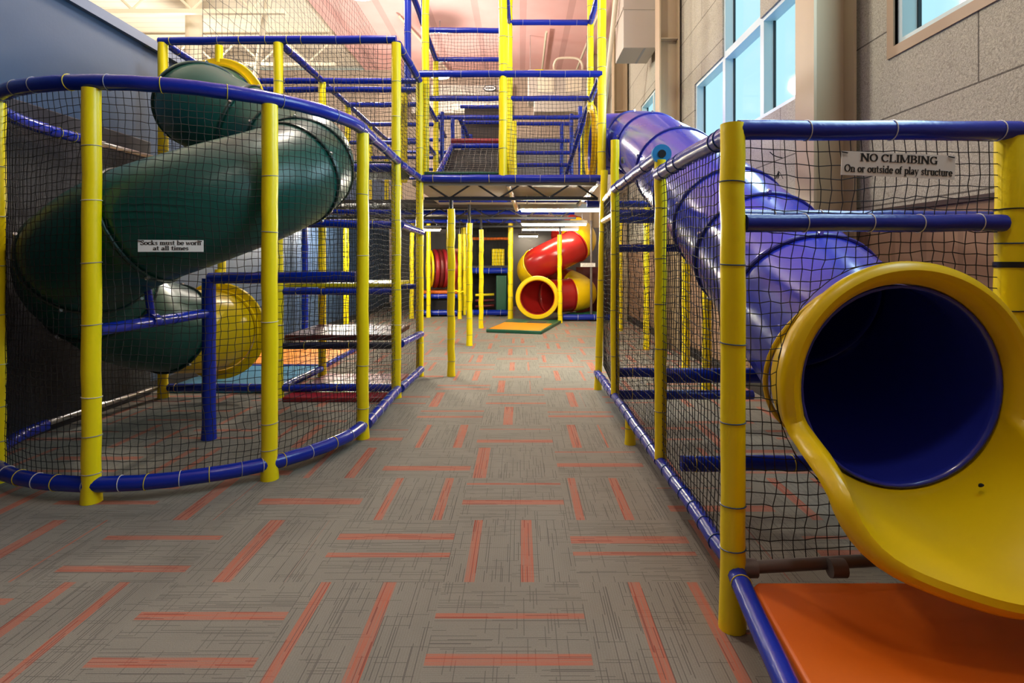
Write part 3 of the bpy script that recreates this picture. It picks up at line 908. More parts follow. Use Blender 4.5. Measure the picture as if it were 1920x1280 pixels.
# sloping net climb in the left bay
rail(tower, (-1.08, D1+0.2, 2.50), (-1.0, D2+0.1, 3.12), 0.036, kinds=('tie_white',), name='climb_rail', ties=spread(8))
rail(tower, (-1.0, D2+0.1, 3.12), (-0.2, D2+0.1, 3.12), 0.038, kinds=G1, name='climb_rail')
rail(tower, (-1.02, D2+0.22, 3.22), (-0.2, D2+0.22, 3.22), 0.036, 'red', kinds=G1, name='climb_rail')
def ramp_fn(U, V):
    t = V/1.2
    X = np.stack([-1.05+U, D1+0.2+t*1.1, 2.5+t*0.62], axis=-1)
    N = np.zeros_like(X)
    N[..., 1], N[..., 2] = -0.49, 0.87
    return X, N
MB().add([(-1.03, D1+0.25, 2.47), (-0.22, D1+0.25, 2.47), (-0.22, D2+0.1, 3.07), (-1.0, D2+0.1, 3.07),
          (-1.03, D1+0.25, 2.44), (-0.22, D1+0.25, 2.44), (-0.22, D2+0.1, 3.04), (-1.0, D2+0.1, 3.04)],
         [(0, 1, 2, 3), (7, 6, 5, 4), (0, 4, 5, 1), (1, 5, 6, 2), (2, 6, 7, 3), (3, 7, 4, 0)]).build('climb_ramp', M['black'], tower, smooth=False)
net(tower, ramp_fn, 0.82, 1.2, cell=0.08, rad=0.004, mat='cord_grey', slack=0.008, bulge=0.004, name='climb_net')
rail(tower, (TX[0]+0.05, D1+0.06, 2.535), (TX[1]-0.05, D1+0.06, 2.535), 0.024, 'mat_green', ties=[], name='edge_roll')
# decks and dark boards further in
MB().box(-1.35, 0.98, D1+0.02, D3+0.1, 2.38, 2.44).build('upper_deck', M['deck_pale'], tower, smooth=False)
MB().box(-1.08, -0.12, D4+0.4, D4+0.45, 2.6, 4.45).build('back_board', M['dark_brown'], tower, smooth=False)
MB().box(-0.1, 1.0, D5+0.22, D5+0.27, 3.25, 4.05).build('back_board', M['grey_board'], tower, smooth=False)
MB().box(-0.1, 1.0, D5+0.2, D5+0.25, 2.45, 3.25).build('back_board', M['dark_red'], tower, smooth=False)
for z in (4.40, 4.10, 3.70):
    rail(tower, (-1.15, D4+0.3, z), (-0.2, D4+0.3, z), 0.034, kinds=G1)
# tower nets
for a, b in ((0, 1), (1, 2)):
    flat_net(tower, (TX[a], D1), (TX[b], D1), 2.5, 3.74, cell=0.047, bulge=0.02)
    flat_net(tower, (TB[a], D3), (TB[b], D3), 2.5, 3.78, cell=0.047)
flat_net(tower, (TB[0], D2), (TB[1], D2), 3.8, 4.75, cell=0.047)
flat_net(tower, (TB[0], D3), (TB[1], D3), 3.8, 4.75, cell=0.047)
flat_net(tower, (TX[0], D1), (TB[0], D2), 2.5, 3.74, cell=0.047)
flat_net(tower, (TX[2]-0.02, D2), (1.03, D3), 2.5, 3.74, cell=0.047)
# wrapped pipes hanging below the deck edge
MB().tube(dense((-0.15, D1+0.05, 2.40), (-0.05, D1+1.6, 2.22), 0.08), 0.034, 10, wob=0.06).build('foil_pipe', M['foil'], tower)
MB().tube(dense((0.98, D1-0.05, 2.42), (0.82, D1+0.9, 2.22), 0.06), 0.034, 10, wob=0.06).build('foil_pipe', M['foil'], tower)

# low dark ceiling of decks over the play area behind
lowc = thing('deck_platform', 'dark deck platform spanning the play area behind the tower', 'deck', (-1.2, 13, 2.4))
MB().box(-3.95, 1.05, D3+0.1, 17.5, 2.40, 2.46).build('deck_board', M['deck'], lowc, smooth=False)
for y in (D2+0.15, D4, 13.0):
    rail(lowc, (-3.4 if y > 9 else -1.2, y, 2.34), (1.02, y, 2.34), 0.042, kinds=('tie_white',), name='deck_rail')

# open-web steel joists
def joist(y, zt, zb, x0, x1, label):
    j = thing('open_web_joist', label, 'joist', ((x0+x1)/2, y, zb), 'open-web joists under the decks')
    MB().box(x0, x1, y-0.02, y+0.02, zt-0.02, zt).build('top_chord', M['black_steel'], j, smooth=False)
    MB().box(x0, x1, y-0.02, y+0.02, zb-0.015, zb+0.022).build('bottom_chord', M['black_steel'], j, smooth=False)
    n = max(4, int(round((x1-x0)/0.30)))
    xs = np.linspace(x0, x1, n+1)
    for i in range(n):
        a, b = (zt-0.02, zb+0.02) if i % 2 == 0 else (zb+0.02, zt-0.02)
        MB().tube([(xs[i]+0.02, y, a), (xs[i+1]-0.02, y, b)], 0.012, 6).build('web_bar', M['black_steel'], j)
joist(D1+0.06, 2.43, 2.215, -1.2, 0.98, 'black open-web joist right under the tower deck')
joist(10.1, 2.38, 2.19, -3.9, 1.0, 'black open-web joist, second one back beneath the decks')
joist(12.6, 2.38, 2.19, -3.9, 1.0, 'black open-web joist, third one back beneath the decks')

# fluorescent strip lights
FL_LABEL = ['long bright fluorescent strip, nearest of those above the red slide',
            'fluorescent strip, middle one of three above the red slide',
            'fluorescent strip, lowest in view of three above the red slide',
            'fluorescent strip left of the free-standing yellow posts',
            'fluorescent strip far behind the red slide by the dark end wall',
            'added fluorescent strip under the deck to brighten the blue left wall, behind the fence nets']
for i_, ((x0, x1, y), lb) in enumerate(zip(FLUO, FL_LABEL)):
    f = thing('fluorescent_light', lb, 'strip light', ((x0+x1)/2, y, 2.16), 'fluorescent strips under the decks')
    z = 2.155
    MB().add([(x, yy, zz) for x in (x0, x1) for yy, zz in ((y-0.10, z+0.012), (y-0.045, z+0.085), (y+0.045, z+0.085), (y+0.10, z+0.012), (y+0.03, z+0.03), (y-0.03, z+0.03))],
             [(0, 1, 2, 3, 4, 5), (11, 10, 9, 8, 7, 6)]+[(i, i+6, (i+1) % 6+6, (i+1) % 6) for i in range(6)]).build('housing', M['white_steel'], f, smooth=False)
    MB().tube([(x0+0.02, y, z), (x1-0.02, y, z)], 0.019, 12).build('tube_lamp', M['fluo%d' % i_], f)
    for x in (x0+0.1, x1-0.1):
        MB().tube([(x, y, z+0.085), (x, y, 2.375)], 0.006, 6).build('hanger', M['steel'], f)

# ------------------------------------------------------------------ free-standing padded posts
FAR_POSTS = [(-0.858, 7.05, 2.115, 0.047, 'yellow padded post standing alone in the passage, nearest of the row'),
             (-0.856, 9.55, 2.10, 0.050, 'yellow padded post with a torn cover, second of the row in the passage'),
             (-0.826, 12.0, 2.12, 0.048, 'yellow padded post with a slit cover, third of the row in the passage'),
             (-1.48, 13.9, 2.11, 0.047, 'yellow padded post with loose straps beside the orange bench'),
             (-1.45, 14.9, 2.39, 0.050, 'thin yellow padded post close behind the torn-cover post'),
             (-0.235, 13.9, 2.40, 0.062, 'yellow padded post at the left of the red slide mouth'),
             (0.92, 13.0, 2.06, 0.052, 'yellow padded post in front of the red and yellow slide'),
             (-2.69, 14.0, 2.38, 0.055, 'yellow padded post seen between the last two posts of the left fence'),
             (-3.75, 12.2, 2.38, 0.060, 'yellow padded post beside the blue left wall, behind the nets')]
for x, y, zt, r, lb in FAR_POSTS:
    p = thing('padded_post', lb, 'padded post', (x, y, 0), 'free-standing yellow padded posts')
    padded('sleeve', dense((x, y, 0.0), (x+R.uniform(-.015, .015), y, min(zt, 2.38)-0.03), 0.11), r, 'yellow', p, spread(7, 0.02, 0.98), ('tie_blue', 'tie_grey', 'tie_blue'), True, wob=0.03, wander=0.006)
    MB().tube([(x, y, min(zt, 2.38)-0.03), (x, y, 2.195 if y < 9 else 2.39)], 0.024, 10).build('pipe', M['black_steel'], p)
def vinyl_flap(p, pts):
    o = MB().tube(smooth_path(pts, 14), np.linspace(0.02, 0.012, 14), 8).build('strap', M['yellow'], p)
bp = thing('padded_post', 'blue padded post against the left wall behind the fence nets', 'padded post', (-3.88, 10.2, 0))
padded('sleeve', dense((-3.88, 10.2, 0), (-3.88, 10.2, 2.36)), 0.055, 'blue', bp, spread(5), G1, True)
for o in [o for o in COL.objects if o.get('label', '').startswith('yellow padded post with loose straps')]:
    vinyl_flap(o, [(-1.48, 13.84, 0.62), (-1.40, 13.82, 0.68), (-1.34, 13.83, 0.60)])
    vinyl_flap(o, [(-1.50, 13.84, 0.66), (-1.58, 13.82, 0.70), (-1.64, 13.83, 0.61)])

# ------------------------------------------------------------------ RED AND YELLOW SPIRAL SLIDE
rs = thing('spiral_tube_slide', 'red and yellow spiral tube slide at the end of the passage', 'tube slide', (0.9, 14.2, 0))
def hr(deg, z, r=0.60):
    t = math.radians(deg)
    return (0.92+r*math.cos(t), 14.25-r*math.sin(t), z)
# angle 0 = right, 90 = front, 180 = left; read from the top down to the mouth
rp = [hr(-85, 2.36), hr(-55, 2.26), hr(-30, 2.14), hr(0, 1.99), hr(40, 1.81), hr(90, 1.59), hr(140, 1.36), hr(180, 1.20), hr(220, 1.06), hr(270, 0.92), hr(315, 0.76), hr(360, 0.64), hr(395, 0.60),
      (0.98, 13.72, 0.58), (0.66, 13.60, 0.575), (0.45, 13.40, 0.575), (0.40, 13.12, 0.578)]
rpath = smooth_path(rp, 150)
def near(p):
    return float(np.argmin(np.linalg.norm(rpath-np.array(p), axis=1)))/149
tube_slide(rs, rpath, 0.40, [0, near(hr(-40, 2.2)), near(hr(45, 1.79)), near(hr(146, 1.34)), near(hr(215, 1.08)), near(hr(305, 0.8)), near((1.22, 13.80, 0.6)), near((0.66, 13.6, 0.575)), 1.0],
           ['slide_red', 'slide_yellow', 'slide_red', 'slide_yellow', 'slide_red', 'slide_yellow', 'slide_red', 'slide_red'],
           ['slide_red', 'slide_red', 'slide_red', 'slide_yellow', 'slide_red', 'slide_red', 'slide_red', 'slide_red', 'slide_red'], bolts=False)
MB().lathe([(0.405, 0.10), (0.44, 0.08), (0.50, 0.02), (0.505, 0.0), (0.49, -0.02), (0.42, -0.02), (0.40, 0.0), (0.398, 0.08), (0.405, 0.10)], (0.40, 13.08, 0.578), (0, 1, 0), 56).build('mouth_ring', M['slide_yellow'], rs)

mt = thing('landing_mat', 'green mat with an orange panel at the red slide mouth', 'floor mat', (0.12, 12.2, 0))
q = [(-0.677, 11.30), (0.417, 10.98), (0.96, 13.02), (-0.196, 13.35)]
MB().slab(q, 0.0, 0.065).build('pad', M['mat_green'], mt, bevel=0.015)
def inq(u, v):
    a = np.array(q[0])*(1-u)+np.array(q[1])*u
    b = np.array(q[3])*(1-u)+np.array(q[2])*u
    return tuple(a*(1-v)+b*v)
MB().slab([inq(0.03, 0.03), inq(0.97, 0.03), inq(0.95, 0.62), inq(0.03, 0.62)], 0.064, 0.068).build('orange_panel', M['mat_orange'], mt, smooth=False)
MB().slab([inq(0.45, 0.66), inq(0.80, 0.66), inq(0.80, 0.80), inq(0.45, 0.80)], 0.064, 0.069).build('dark_patch', M['deck'], mt, smooth=False)

# low bumper beside the slide
bb = thing('bumper_rail', 'low blue padded rail on the floor right of the red slide', 'padded rail', (1.5, 13.4, 0))
rail(bb, (1.02, 13.4, 0.09), (2.2, 13.4, 0.09), 0.07, ties=[0.3, 0.62], kinds=('tie_white',))
cu = MB()
N1, N2 = 26, 10
V, F = [], []
for i in range(N1):
    for j in range(N2):
        u, v = i/(N1-1), j/(N2-1)
        h = (math.sin(PI*min(1, max(0, u*1.02)))**0.35)*(math.sin(PI*v)**0.45)*0.17*(1+0.15*math.sin(9*u+2*v))
        V.append((1.04+1.1*u, 13.52+0.55*v+0.03*math.sin(7*u), 0.02+h))
for i in range(N1-1):
    for j in range(N2-1):
        F.append((i*N2+j, (i+1)*N2+j, (i+1)*N2+j+1, i*N2+j+1))
cu.add(V, F)
V2 = [(x, y, 0.0) for x, y, z in V]
cu.add(V2, [f[::-1] for f in F])
tag(cu.build('floor_cushion', M['mat_green']), 'rumpled dark green cushion behind the low blue rail', 'cushion')
pole = MB().tube([(1.70, 13.50, 0.0), (1.70, 13.50, 2.39)], 0.03, 12).build('steel_pole', M['dull_pipe'])
tag(pole, 'plain grey steel pole at the right of the red slide', 'pole')
sg = thing('notice_sign', 'small white notice sign held on the grey pole by the red slide', 'sign', (1.62, 13.46, 1.32))
MB().box(1.44, 1.79, 13.445, 13.46, 1.285, 1.375).build('board', M['sign'], sg, smooth=False)
mb = MB()
for z, a, b in ((1.352, 1.47, 1.76), (1.33, 1.50, 1.73), (1.308, 1.48, 1.75)):
    x = a
    while x < b:
        w = R.uniform(0.014, 0.04)
        mb.box(x, min(b, x+w), 13.443, 13.446, z-0.004, z+0.004)
        x += w+0.010
mb.build('lettering', M['ink'], sg, smooth=False)
rb = MB().box(1.55, 2.4, 15.6, 15.7, 0.0, 1.25).build('backing_board', M['dark_red'], None, smooth=False)
tag(rb, 'dark red board standing behind the red slide', 'board')

# ------------------------------------------------------------------ far left play benches
fb = thing('low_play_bench', 'orange topped low bench on blue padded rails at the far end', 'bench', (-1.9, 14.6, 0))
rail(fb, (-2.55, 14.45, 0.10), (-1.60, 14.45, 0.10), 0.07, kinds=('tie_white',), name='rail')
rail(fb, (-2.55, 14.45, 0.52), (-1.60, 14.45, 0.52), 0.06, kinds=('tie_white',), name='rail')
MB().box(-2.55, -1.60, 14.48, 15.5, 0.58, 0.66).build('bench_pad', M['orange'], fb, bevel=0.02)
MB().box(-2.5, -1.62, 14.55, 15.4, 0.0, 0.56).build('dark_base', M['black'], fb, smooth=False)
fc = thing('netted_play_cell', 'dark two-level play cell on blue rails left of the red slide', 'play cell', (-0.8, 14.9, 0))
rail(fc, (-1.38, 14.5, 0.10), (-0.32, 14.5, 0.10), 0.07, kinds=('tie_white',), name='rail')
rail(fc, (-1.28, 14.6, 1.17), (-0.32, 14.6, 1.17), 0.075, kinds=('tie_white',), name='rail')
rail(fc, (-1.3, 14.7, 2.0), (-0.3, 14.7, 2.0), 0.035, 'orange', ties=[], name='rail')
MB().box(-1.35, -0.3, 14.62, 15.7, 1.24, 1.30).build('deck_board', M['deck'], fc, smooth=False)
MB().box(-1.35, -0.3, 15.7, 15.75, 0.0, 2.35).build('back_board', M['black'], fc, smooth=False)
MB().slab([(-0.62, 14.62), (-0.34, 14.62), (-0.34, 14.75), (-0.62, 14.75)], 0.0, 1.05).build('green_panel', M['mat_green'], fc, bevel=0.03)
for k in range(4):
    post(fc, -0.72+0.085*k, 15.3, 1.30, 1.75, 0.042, name='bar')
for z in (0.35, 0.5, 0.2):
    rail(fc, (-1.2, 15.2, z), (-0.7, 15.25, z+0.02), 0.035, 'dark_red' if z < 0.45 else 'yellow', ties=[], name='tunnel_rib')
flat_net(fc, (-1.3, 14.55), (-0.34, 14.55), 1.3, 2.35, cell=0.09, rad=0.004)
rl = thing('ring_tunnel', 'dark red ribbed ring tunnel hanging over the orange bench', 'tunnel', (-2.05, 14.9, 1.2))
for k in range(5):
    MB().torus((-2.25+0.11*k, 14.9+0.05*k, 1.22), (1, 0.35, 0), 0.46, 0.06, 36, 10).build('ring', M['dark_red' if k % 2 else 'red'], rl)
MB().torus((-2.37, 14.86, 1.22), (1, 0.35, 0), 0.47, 0.035, 36, 8).build('rim', M['yellow'], rl)
ob = MB().box(-1.78, -1.62, 15.2, 15.3, 0.66, 1.75).build('side_board', M['orange_board'], None, smooth=False)
tag(ob, 'upright orange brown board beside the ribbed ring tunnel', 'board')
for k, (x, y) in enumerate(((-2.30, 14.22), (-2.02, 15.9), (-1.66, 16.2), (-1.2, 16.6))):
    p = thing('padded_post', ['yellow padded post in front of the ribbed ring tunnel', 'thin yellow post behind the ring tunnel, next to it',
                              'dim yellow post behind the orange brown board', 'dim yellow post by the dark end wall'][k], 'padded post', (x, y, 0), 'free-standing yellow padded posts')
    padded('sleeve', dense((x, y, 0.0), (x, y, 2.36)), 0.055, 'yellow', p, spread(6), ('tie_blue',), True)

# ------------------------------------------------------------------ RIGHT ENCLOSURE
XF, DF = 0.845, 2.23
enc = thing('netted_enclosure', 'yellow and blue netted enclosure around the blue tube slide', 'net enclosure', (1.4, 4.3, 0))
K1 = ('tie_blue',)
post(enc, 0.838, DF, 0.0, 1.985, 0.047, ties=(0.16, 0.245, 0.41, 0.565, 0.72, 0.885), kinds=K1)
post(enc, 2.045, DF+0.13, 0.0, 2.0, 0.053, ties=(0.4, 0.62, 0.76, 0.83), kinds=('tie_black', 'tie_black', 'tie_blue'))
post(enc, 0.848, 3.41, 0.25, 2.05, 0.036, ties=(0.16, 0.37, 0.52, 0.67, 0.84), kinds=K1)
post(enc, 0.850, 5.06, 0.25, 2.52, 0.038, ties=(0.15, 0.33, 0.55, 0.72), kinds=K1)
post(enc, 0.872, 6.33, 0.0, 2.45, 0.040, ties=(0.15, 0.33, 0.5, 0.72), kinds=K1, lean=(0.075, 0.0))
post(enc, 0.868, 4.455, 0.0, 0.21, 0.040, ties=(0.6,), kinds=K1, name='stub_post')
W = ('tie_white',)
rail(enc, (0.845, DF+0.04, 0.245), (0.848, 3.40, 0.235), 0.036, ties=spread(6), kinds=K1, name='bottom_rail')
rail(enc, (0.848, 3.42, 0.235), (0.850, 5.04, 0.232), 0.038, ties=spread(7), kinds=K1, name='bottom_rail')
rail(enc, (0.850, 5.08, 0.230), (0.868, 6.36, 0.18), 0.040, ties=spread(5), kinds=K1, name='bottom_rail')
rail(enc, (0.845, DF+0.04, 1.955), (0.835, 3.38, 1.965), 0.042, ties=[0.08, 0.14, 0.62, 0.74, 0.9], kinds=K1, name='top_rail')
r2 = rail(enc, (0.850, 3.40, 2.085), (0.845, 5.02, 2.082), 0.043, ties=[0.25, 0.6, 0.85], kinds=K1, name='top_rail')
MB().lathe([(0.024, 0.0), (0.058, 0.0), (0.058, 0.03)], (0.850, 3.385, 2.085), (0, 1, 0), 24).build('foam_end', M['foam_cyan'], r2)
MB().lathe([(0.0, 0.0), (0.024, 0.0), (0.024, 0.02)], (0.850, 3.380, 2.085), (0, 1, 0), 20).build('pipe_end', M['black'], r2)  # black disc paints in the dark hollow of the open tube
MB().tube(dense((0.86, 5.10, 2.10), (0.95, 6.30, 2.12), 0.06), 0.036, 10, wob=0.05).build('foil_pipe', M['foil'], enc)
MB().tube(dense((0.86, 5.10, 1.86), (0.93, 6.30, 1.88), 0.06), 0.032, 10, wob=0.05).build('foil_pipe', M['foil'], enc)
MB().tube([(0.91, 5.06, 2.34), (0.93, 5.05, 2.34)], 0.03, 12).build('pipe_end', M['dull_pipe'], enc)
# front face rails
rail(enc, (0.86, DF, 1.962), (2.06, DF+0.11, 1.985), 0.040, ties=[0.235, 0.535, 0.93], kinds=W, name='top_rail')
rail(enc, (0.885, DF+0.0, 1.595), (2.00, DF+0.11, 1.602), 0.036, ties=[0.22, 0.47, 0.66, 0.9], kinds=W, name='middle_rail')
rail(enc, (0.90, DF+0.075, 1.622), (2.02, DF+0.20, 1.625), 0.034, ties=[0.12, 0.3], kinds=W, name='middle_rail')
MB().tube(dense((0.86, DF, 0.235), (2.04, DF+0.12, 0.235)), 0.024, 12).build('pipe_rail', M['dull_pipe'], enc)
for x in (0.90, 1.25):
    MB().lathe([(0.036, -0.03), (0.036, 0.03)], (x, DF, 0.235), (1, 0, 0), 14, True).build('pipe_clamp', M['dull_pipe'], enc)
MB().box(0.86, 0.91, DF-0.03, DF+0.05, 0.0, 0.012).build('foot_plate', M['steel'], enc, smooth=False)
# edge rail running toward the camera beside the orange mat
rail(enc, (0.845, DF-0.03, 0.225), (0.68, 0.9, 0.205), 0.037, ties=[0.05], kinds=('tie_yellow',), name='mat_rail')
st = MB().lathe([(0.0545, -0.012), (0.057, -0.012), (0.057, 0.012), (0.0545, 0.012)], (2.045, DF+0.13, 1.43), (0, 0, 1), 24).build('black_strap', M['tie_black'], enc)
# cross rails inside
rail(enc, (0.88, 3.45, 0.742), (2.1, 3.45, 0.742), 0.044, ties=[0.5], kinds=YT)
rail(enc, (0.885, 3.10, 0.335), (2.1, 3.10, 0.335), 0.042, ties=[0.06, 0.5], kinds=('tie_yellow',))
for z, rr in ((0.434, 0.042), (0.233, 0.042), (1.555, 0.034), (1.87, 0.034)):
    rail(enc, (0.885, 5.10, z), (2.1, 5.10, z), rr, ties=[0.1, 0.5, 0.8], kinds=YT)
rail(enc, (0.90, 6.36, 1.9), (2.1, 6.36, 1.9), 0.04, kinds=YT)
rail(enc, (0.90, 7.6, 2.2), (2.2, 7.6, 2.2), 0.045, kinds=YT)
for x, y, z in ((2.05, 9.15, 2.3), (2.17, 7.39, 2.3), (2.09, 6.33, 2.2), (2.05, 11.56, 2.3)):
    post(enc, x, y, 0.0, z, 0.05, ties=spread(6), kinds=K1)
# nets: side runs and the front face with the slide's hole gathered round it
flat_net(enc, (0.848, DF+0.03), (0.850, 3.39), 0.27, 1.94, cell=0.046, rad=0.0025)
flat_net(enc, (0.852, 3.45), (0.853, 5.02), 0.27, 2.06, cell=0.046, rad=0.0025)
flat_net(enc, (0.855, 5.10), (0.93, 6.30), 0.27, 2.08, cell=0.046, rad=0.0025)
MX, MZ = 1.52, 0.945
flat_net(enc, (0.875, DF+0.03), (2.0, DF+0.13), 0.24, 1.945, cell=0.047, rad=0.0022, slack=0.012, bulge=0.02,
         hole=ring_hole(MX, MZ, 0.475, 0.875, 0.24))
flat_net(enc, (0.88, 5.08), (2.05, 5.08), 0.27, 2.0, cell=0.047)
# loose knots hanging in the front net
for i in range(7):
    a = R.uniform(-0.8, 0.8)
    MB().tube(smooth_path([(1.02, DF, 1.80), (1.02+0.015*math.sin(a), DF-0.01, 1.785), (1.02+0.035*math.sin(a), DF-0.012, 1.768)], 6), 0.0012, 5).build('frayed_cord', M['cord'], enc)
MB().tube(smooth_path([(0.985, DF, 1.875), (1.0, DF-0.01, 1.858), (1.03, DF-0.01, 1.85)], 8), 0.002, 5).build('frayed_cord', M['cord'], enc)

# ------------------------------------------------------------------ BLUE TUBE SLIDE
bs = thing('blue_tube_slide', 'blue tube slide with a wide yellow chute in front of the camera', 'tube slide', (1.5, 4.5, 0))
bp_ = smooth_path([(0.98, 7.64, 3.02), (1.18, 7.64, 3.01), (1.40, 7.56, 3.0), (1.52, 7.32, 2.96), (1.555, 6.95, 2.85), (1.555, 6.4, 2.66), (1.55, 5.5, 2.31), (1.545, 4.5, 1.88),
                   (1.535, 3.49, 1.42), (1.53, 3.0, 1.19), (1.525, 2.68, 1.05), (1.522, 2.50, 0.972), (1.52, 2.38, 0.948), (1.52, 2.25, 0.945)], 150)
tube_slide(bs, bp_, 0.405, [0, 0.10, 0.215, 0.42, 0.555, 0.67, 0.765, 0.87, 1.0], ['slide_blue']*8, 'slide_blue_dark')
collar(bs, (0.965, 7.64, 3.02), (1, 0, 0), 0.42, 'entry_collar', 'slide_yellow')
# yellow collar wrapped over the tube's lower end
pc = bp_[int(149*0.968):int(149*0.992)]
MB().tube(pc, [0.428]*len(pc), 48, caps=False).build('collar_band', M['slide_yellow'], bs)
k0 = bp_[int(149*0.965)]
MB().torus(tuple(k0), tuple(bp_[140]-bp_[137]), 0.43, 0.012, 48, 8).build('collar_edge', M['slide_yellow'], bs)

def chute():
    """a flared half-open scoop: full ring above, running out into a lip below"""
    mb = MB()
    na, nt = 96, 26
    r_in = 0.409
    V, F = [], []
    yb = 2.345
    axis_drop = 0.0
    def ext(a):                                  # a: 0 = right, pi/2 = top
        s = -math.sin(a)                         # 1 at the bottom
        t = min(1.0, max(0.0, (s-0.26)/0.24))
        t = t*t*(3-2*t)
        t2 = min(1.0, max(0.0, (s-0.40)/0.60))
        return 0.165+0.29*t+0.25*t2
    prof = np.linspace(0, 1, nt)
    for i in range(na):
        a = i*2*PI/na
        L = ext(a)
        sn = -math.sin(a)
        w1, w2 = min(1, max(0, (sn-0.20)/0.52)), min(1, max(0, (sn-0.72)/0.28))
        wide = 1.0+0.27*w1*w1*(3-2*w1)-0.13*w2*w2*(3-2*w2)
        for k, t in enumerate(prof):
            y = yb-L*t
            r = r_in*(1+(wide-1)*t**1.3)+0.035*max(0, (t-0.55)/0.45)**2
            drop = axis_drop*(t**1.5)*(L-0.15)
            V.append((MX+r*math.cos(a), y, MZ+r*math.sin(a)-drop))
        # rolled lip
        y = yb-L
        r = r_in*wide+0.035
        drop = axis_drop*(L-0.15)
        for (dr, dy) in ((0.022, -0.006), (0.042, 0.004), (0.055, 0.022), (0.056, 0.042), (0.046, 0.055)):
            V.append((MX+(r+dr)*math.cos(a), y+dy, MZ+(r+dr)*math.sin(a)-drop))
        # outside skin back to the collar
        for t in (0.75, 0.5, 0.25, 0.0):
            yy = yb-L*t+0.03
            rr = r_in*(1+(wide-1)*t**1.3)+0.035*max(0, (t-0.55)/0.45)**2+0.03
            V.append((MX+rr*math.cos(a), yy, MZ+rr*math.sin(a)-axis_drop*(t**1.5)*(L-0.15)))
    m = nt+9
    for i in range(na):
        j = (i+1) % na
        for k in range(m-1):
            F.append((i*m+k, i*m+k+1, j*m+k+1, j*m+k))
    mb.add(V, F)
    return mb
ch = chute().build('chute', M['slide_yellow'], bs)
for (a, t) in ((-1.02, 0.10), (-0.45, -0.08), (-1.0, -0.05)):
    r = 0.40
    p = (MX+r*math.cos(a), 2.24-t*1.2, MZ+r*math.sin(a))
    MB().lathe([(0.0, 0.006), (0.007, 0.005), (0.010, 0.0)], p, (-math.cos(a), 0, -math.sin(a)), 12).build('bolt', M['black'], bs)

# ------------------------------------------------------------------ orange landing mat in front
lm = MB()
def rounded_mat(x0, x1, y0, y1, z0, z1, rad):
    lm.slab([(x0+0.03, y1), (x1, y1), (x1, y0), (x0-0.115, y0), (x0, y1-0.03)], z0, z1)
rounded_mat(0.875, 2.15, 0.85, 2.16, 0.165, 0.222, 0.02)
o = lm.build('landing_mat', M['orange'], None, bevel=0.016)
tag(o, 'orange padded mat under the yellow slide chute in front', 'floor mat')
legs = thing('mat_platform', 'low black platform carrying the orange mat in front', 'platform', (1.5, 1.5, 0))
MB().slab([(0.90, 2.12), (2.12, 2.12), (2.12, 0.9), (0.79, 0.9)], 0.13, 0.164).build('board', M['deck'], legs, smooth=False)
for x in (0.95, 2.05):
    for y in (1.0, 2.05):
        MB().box(x-0.03, x+0.03, y-0.03, y+0.03, 0, 0.13).build('leg', M['black_steel'], legs, smooth=False)

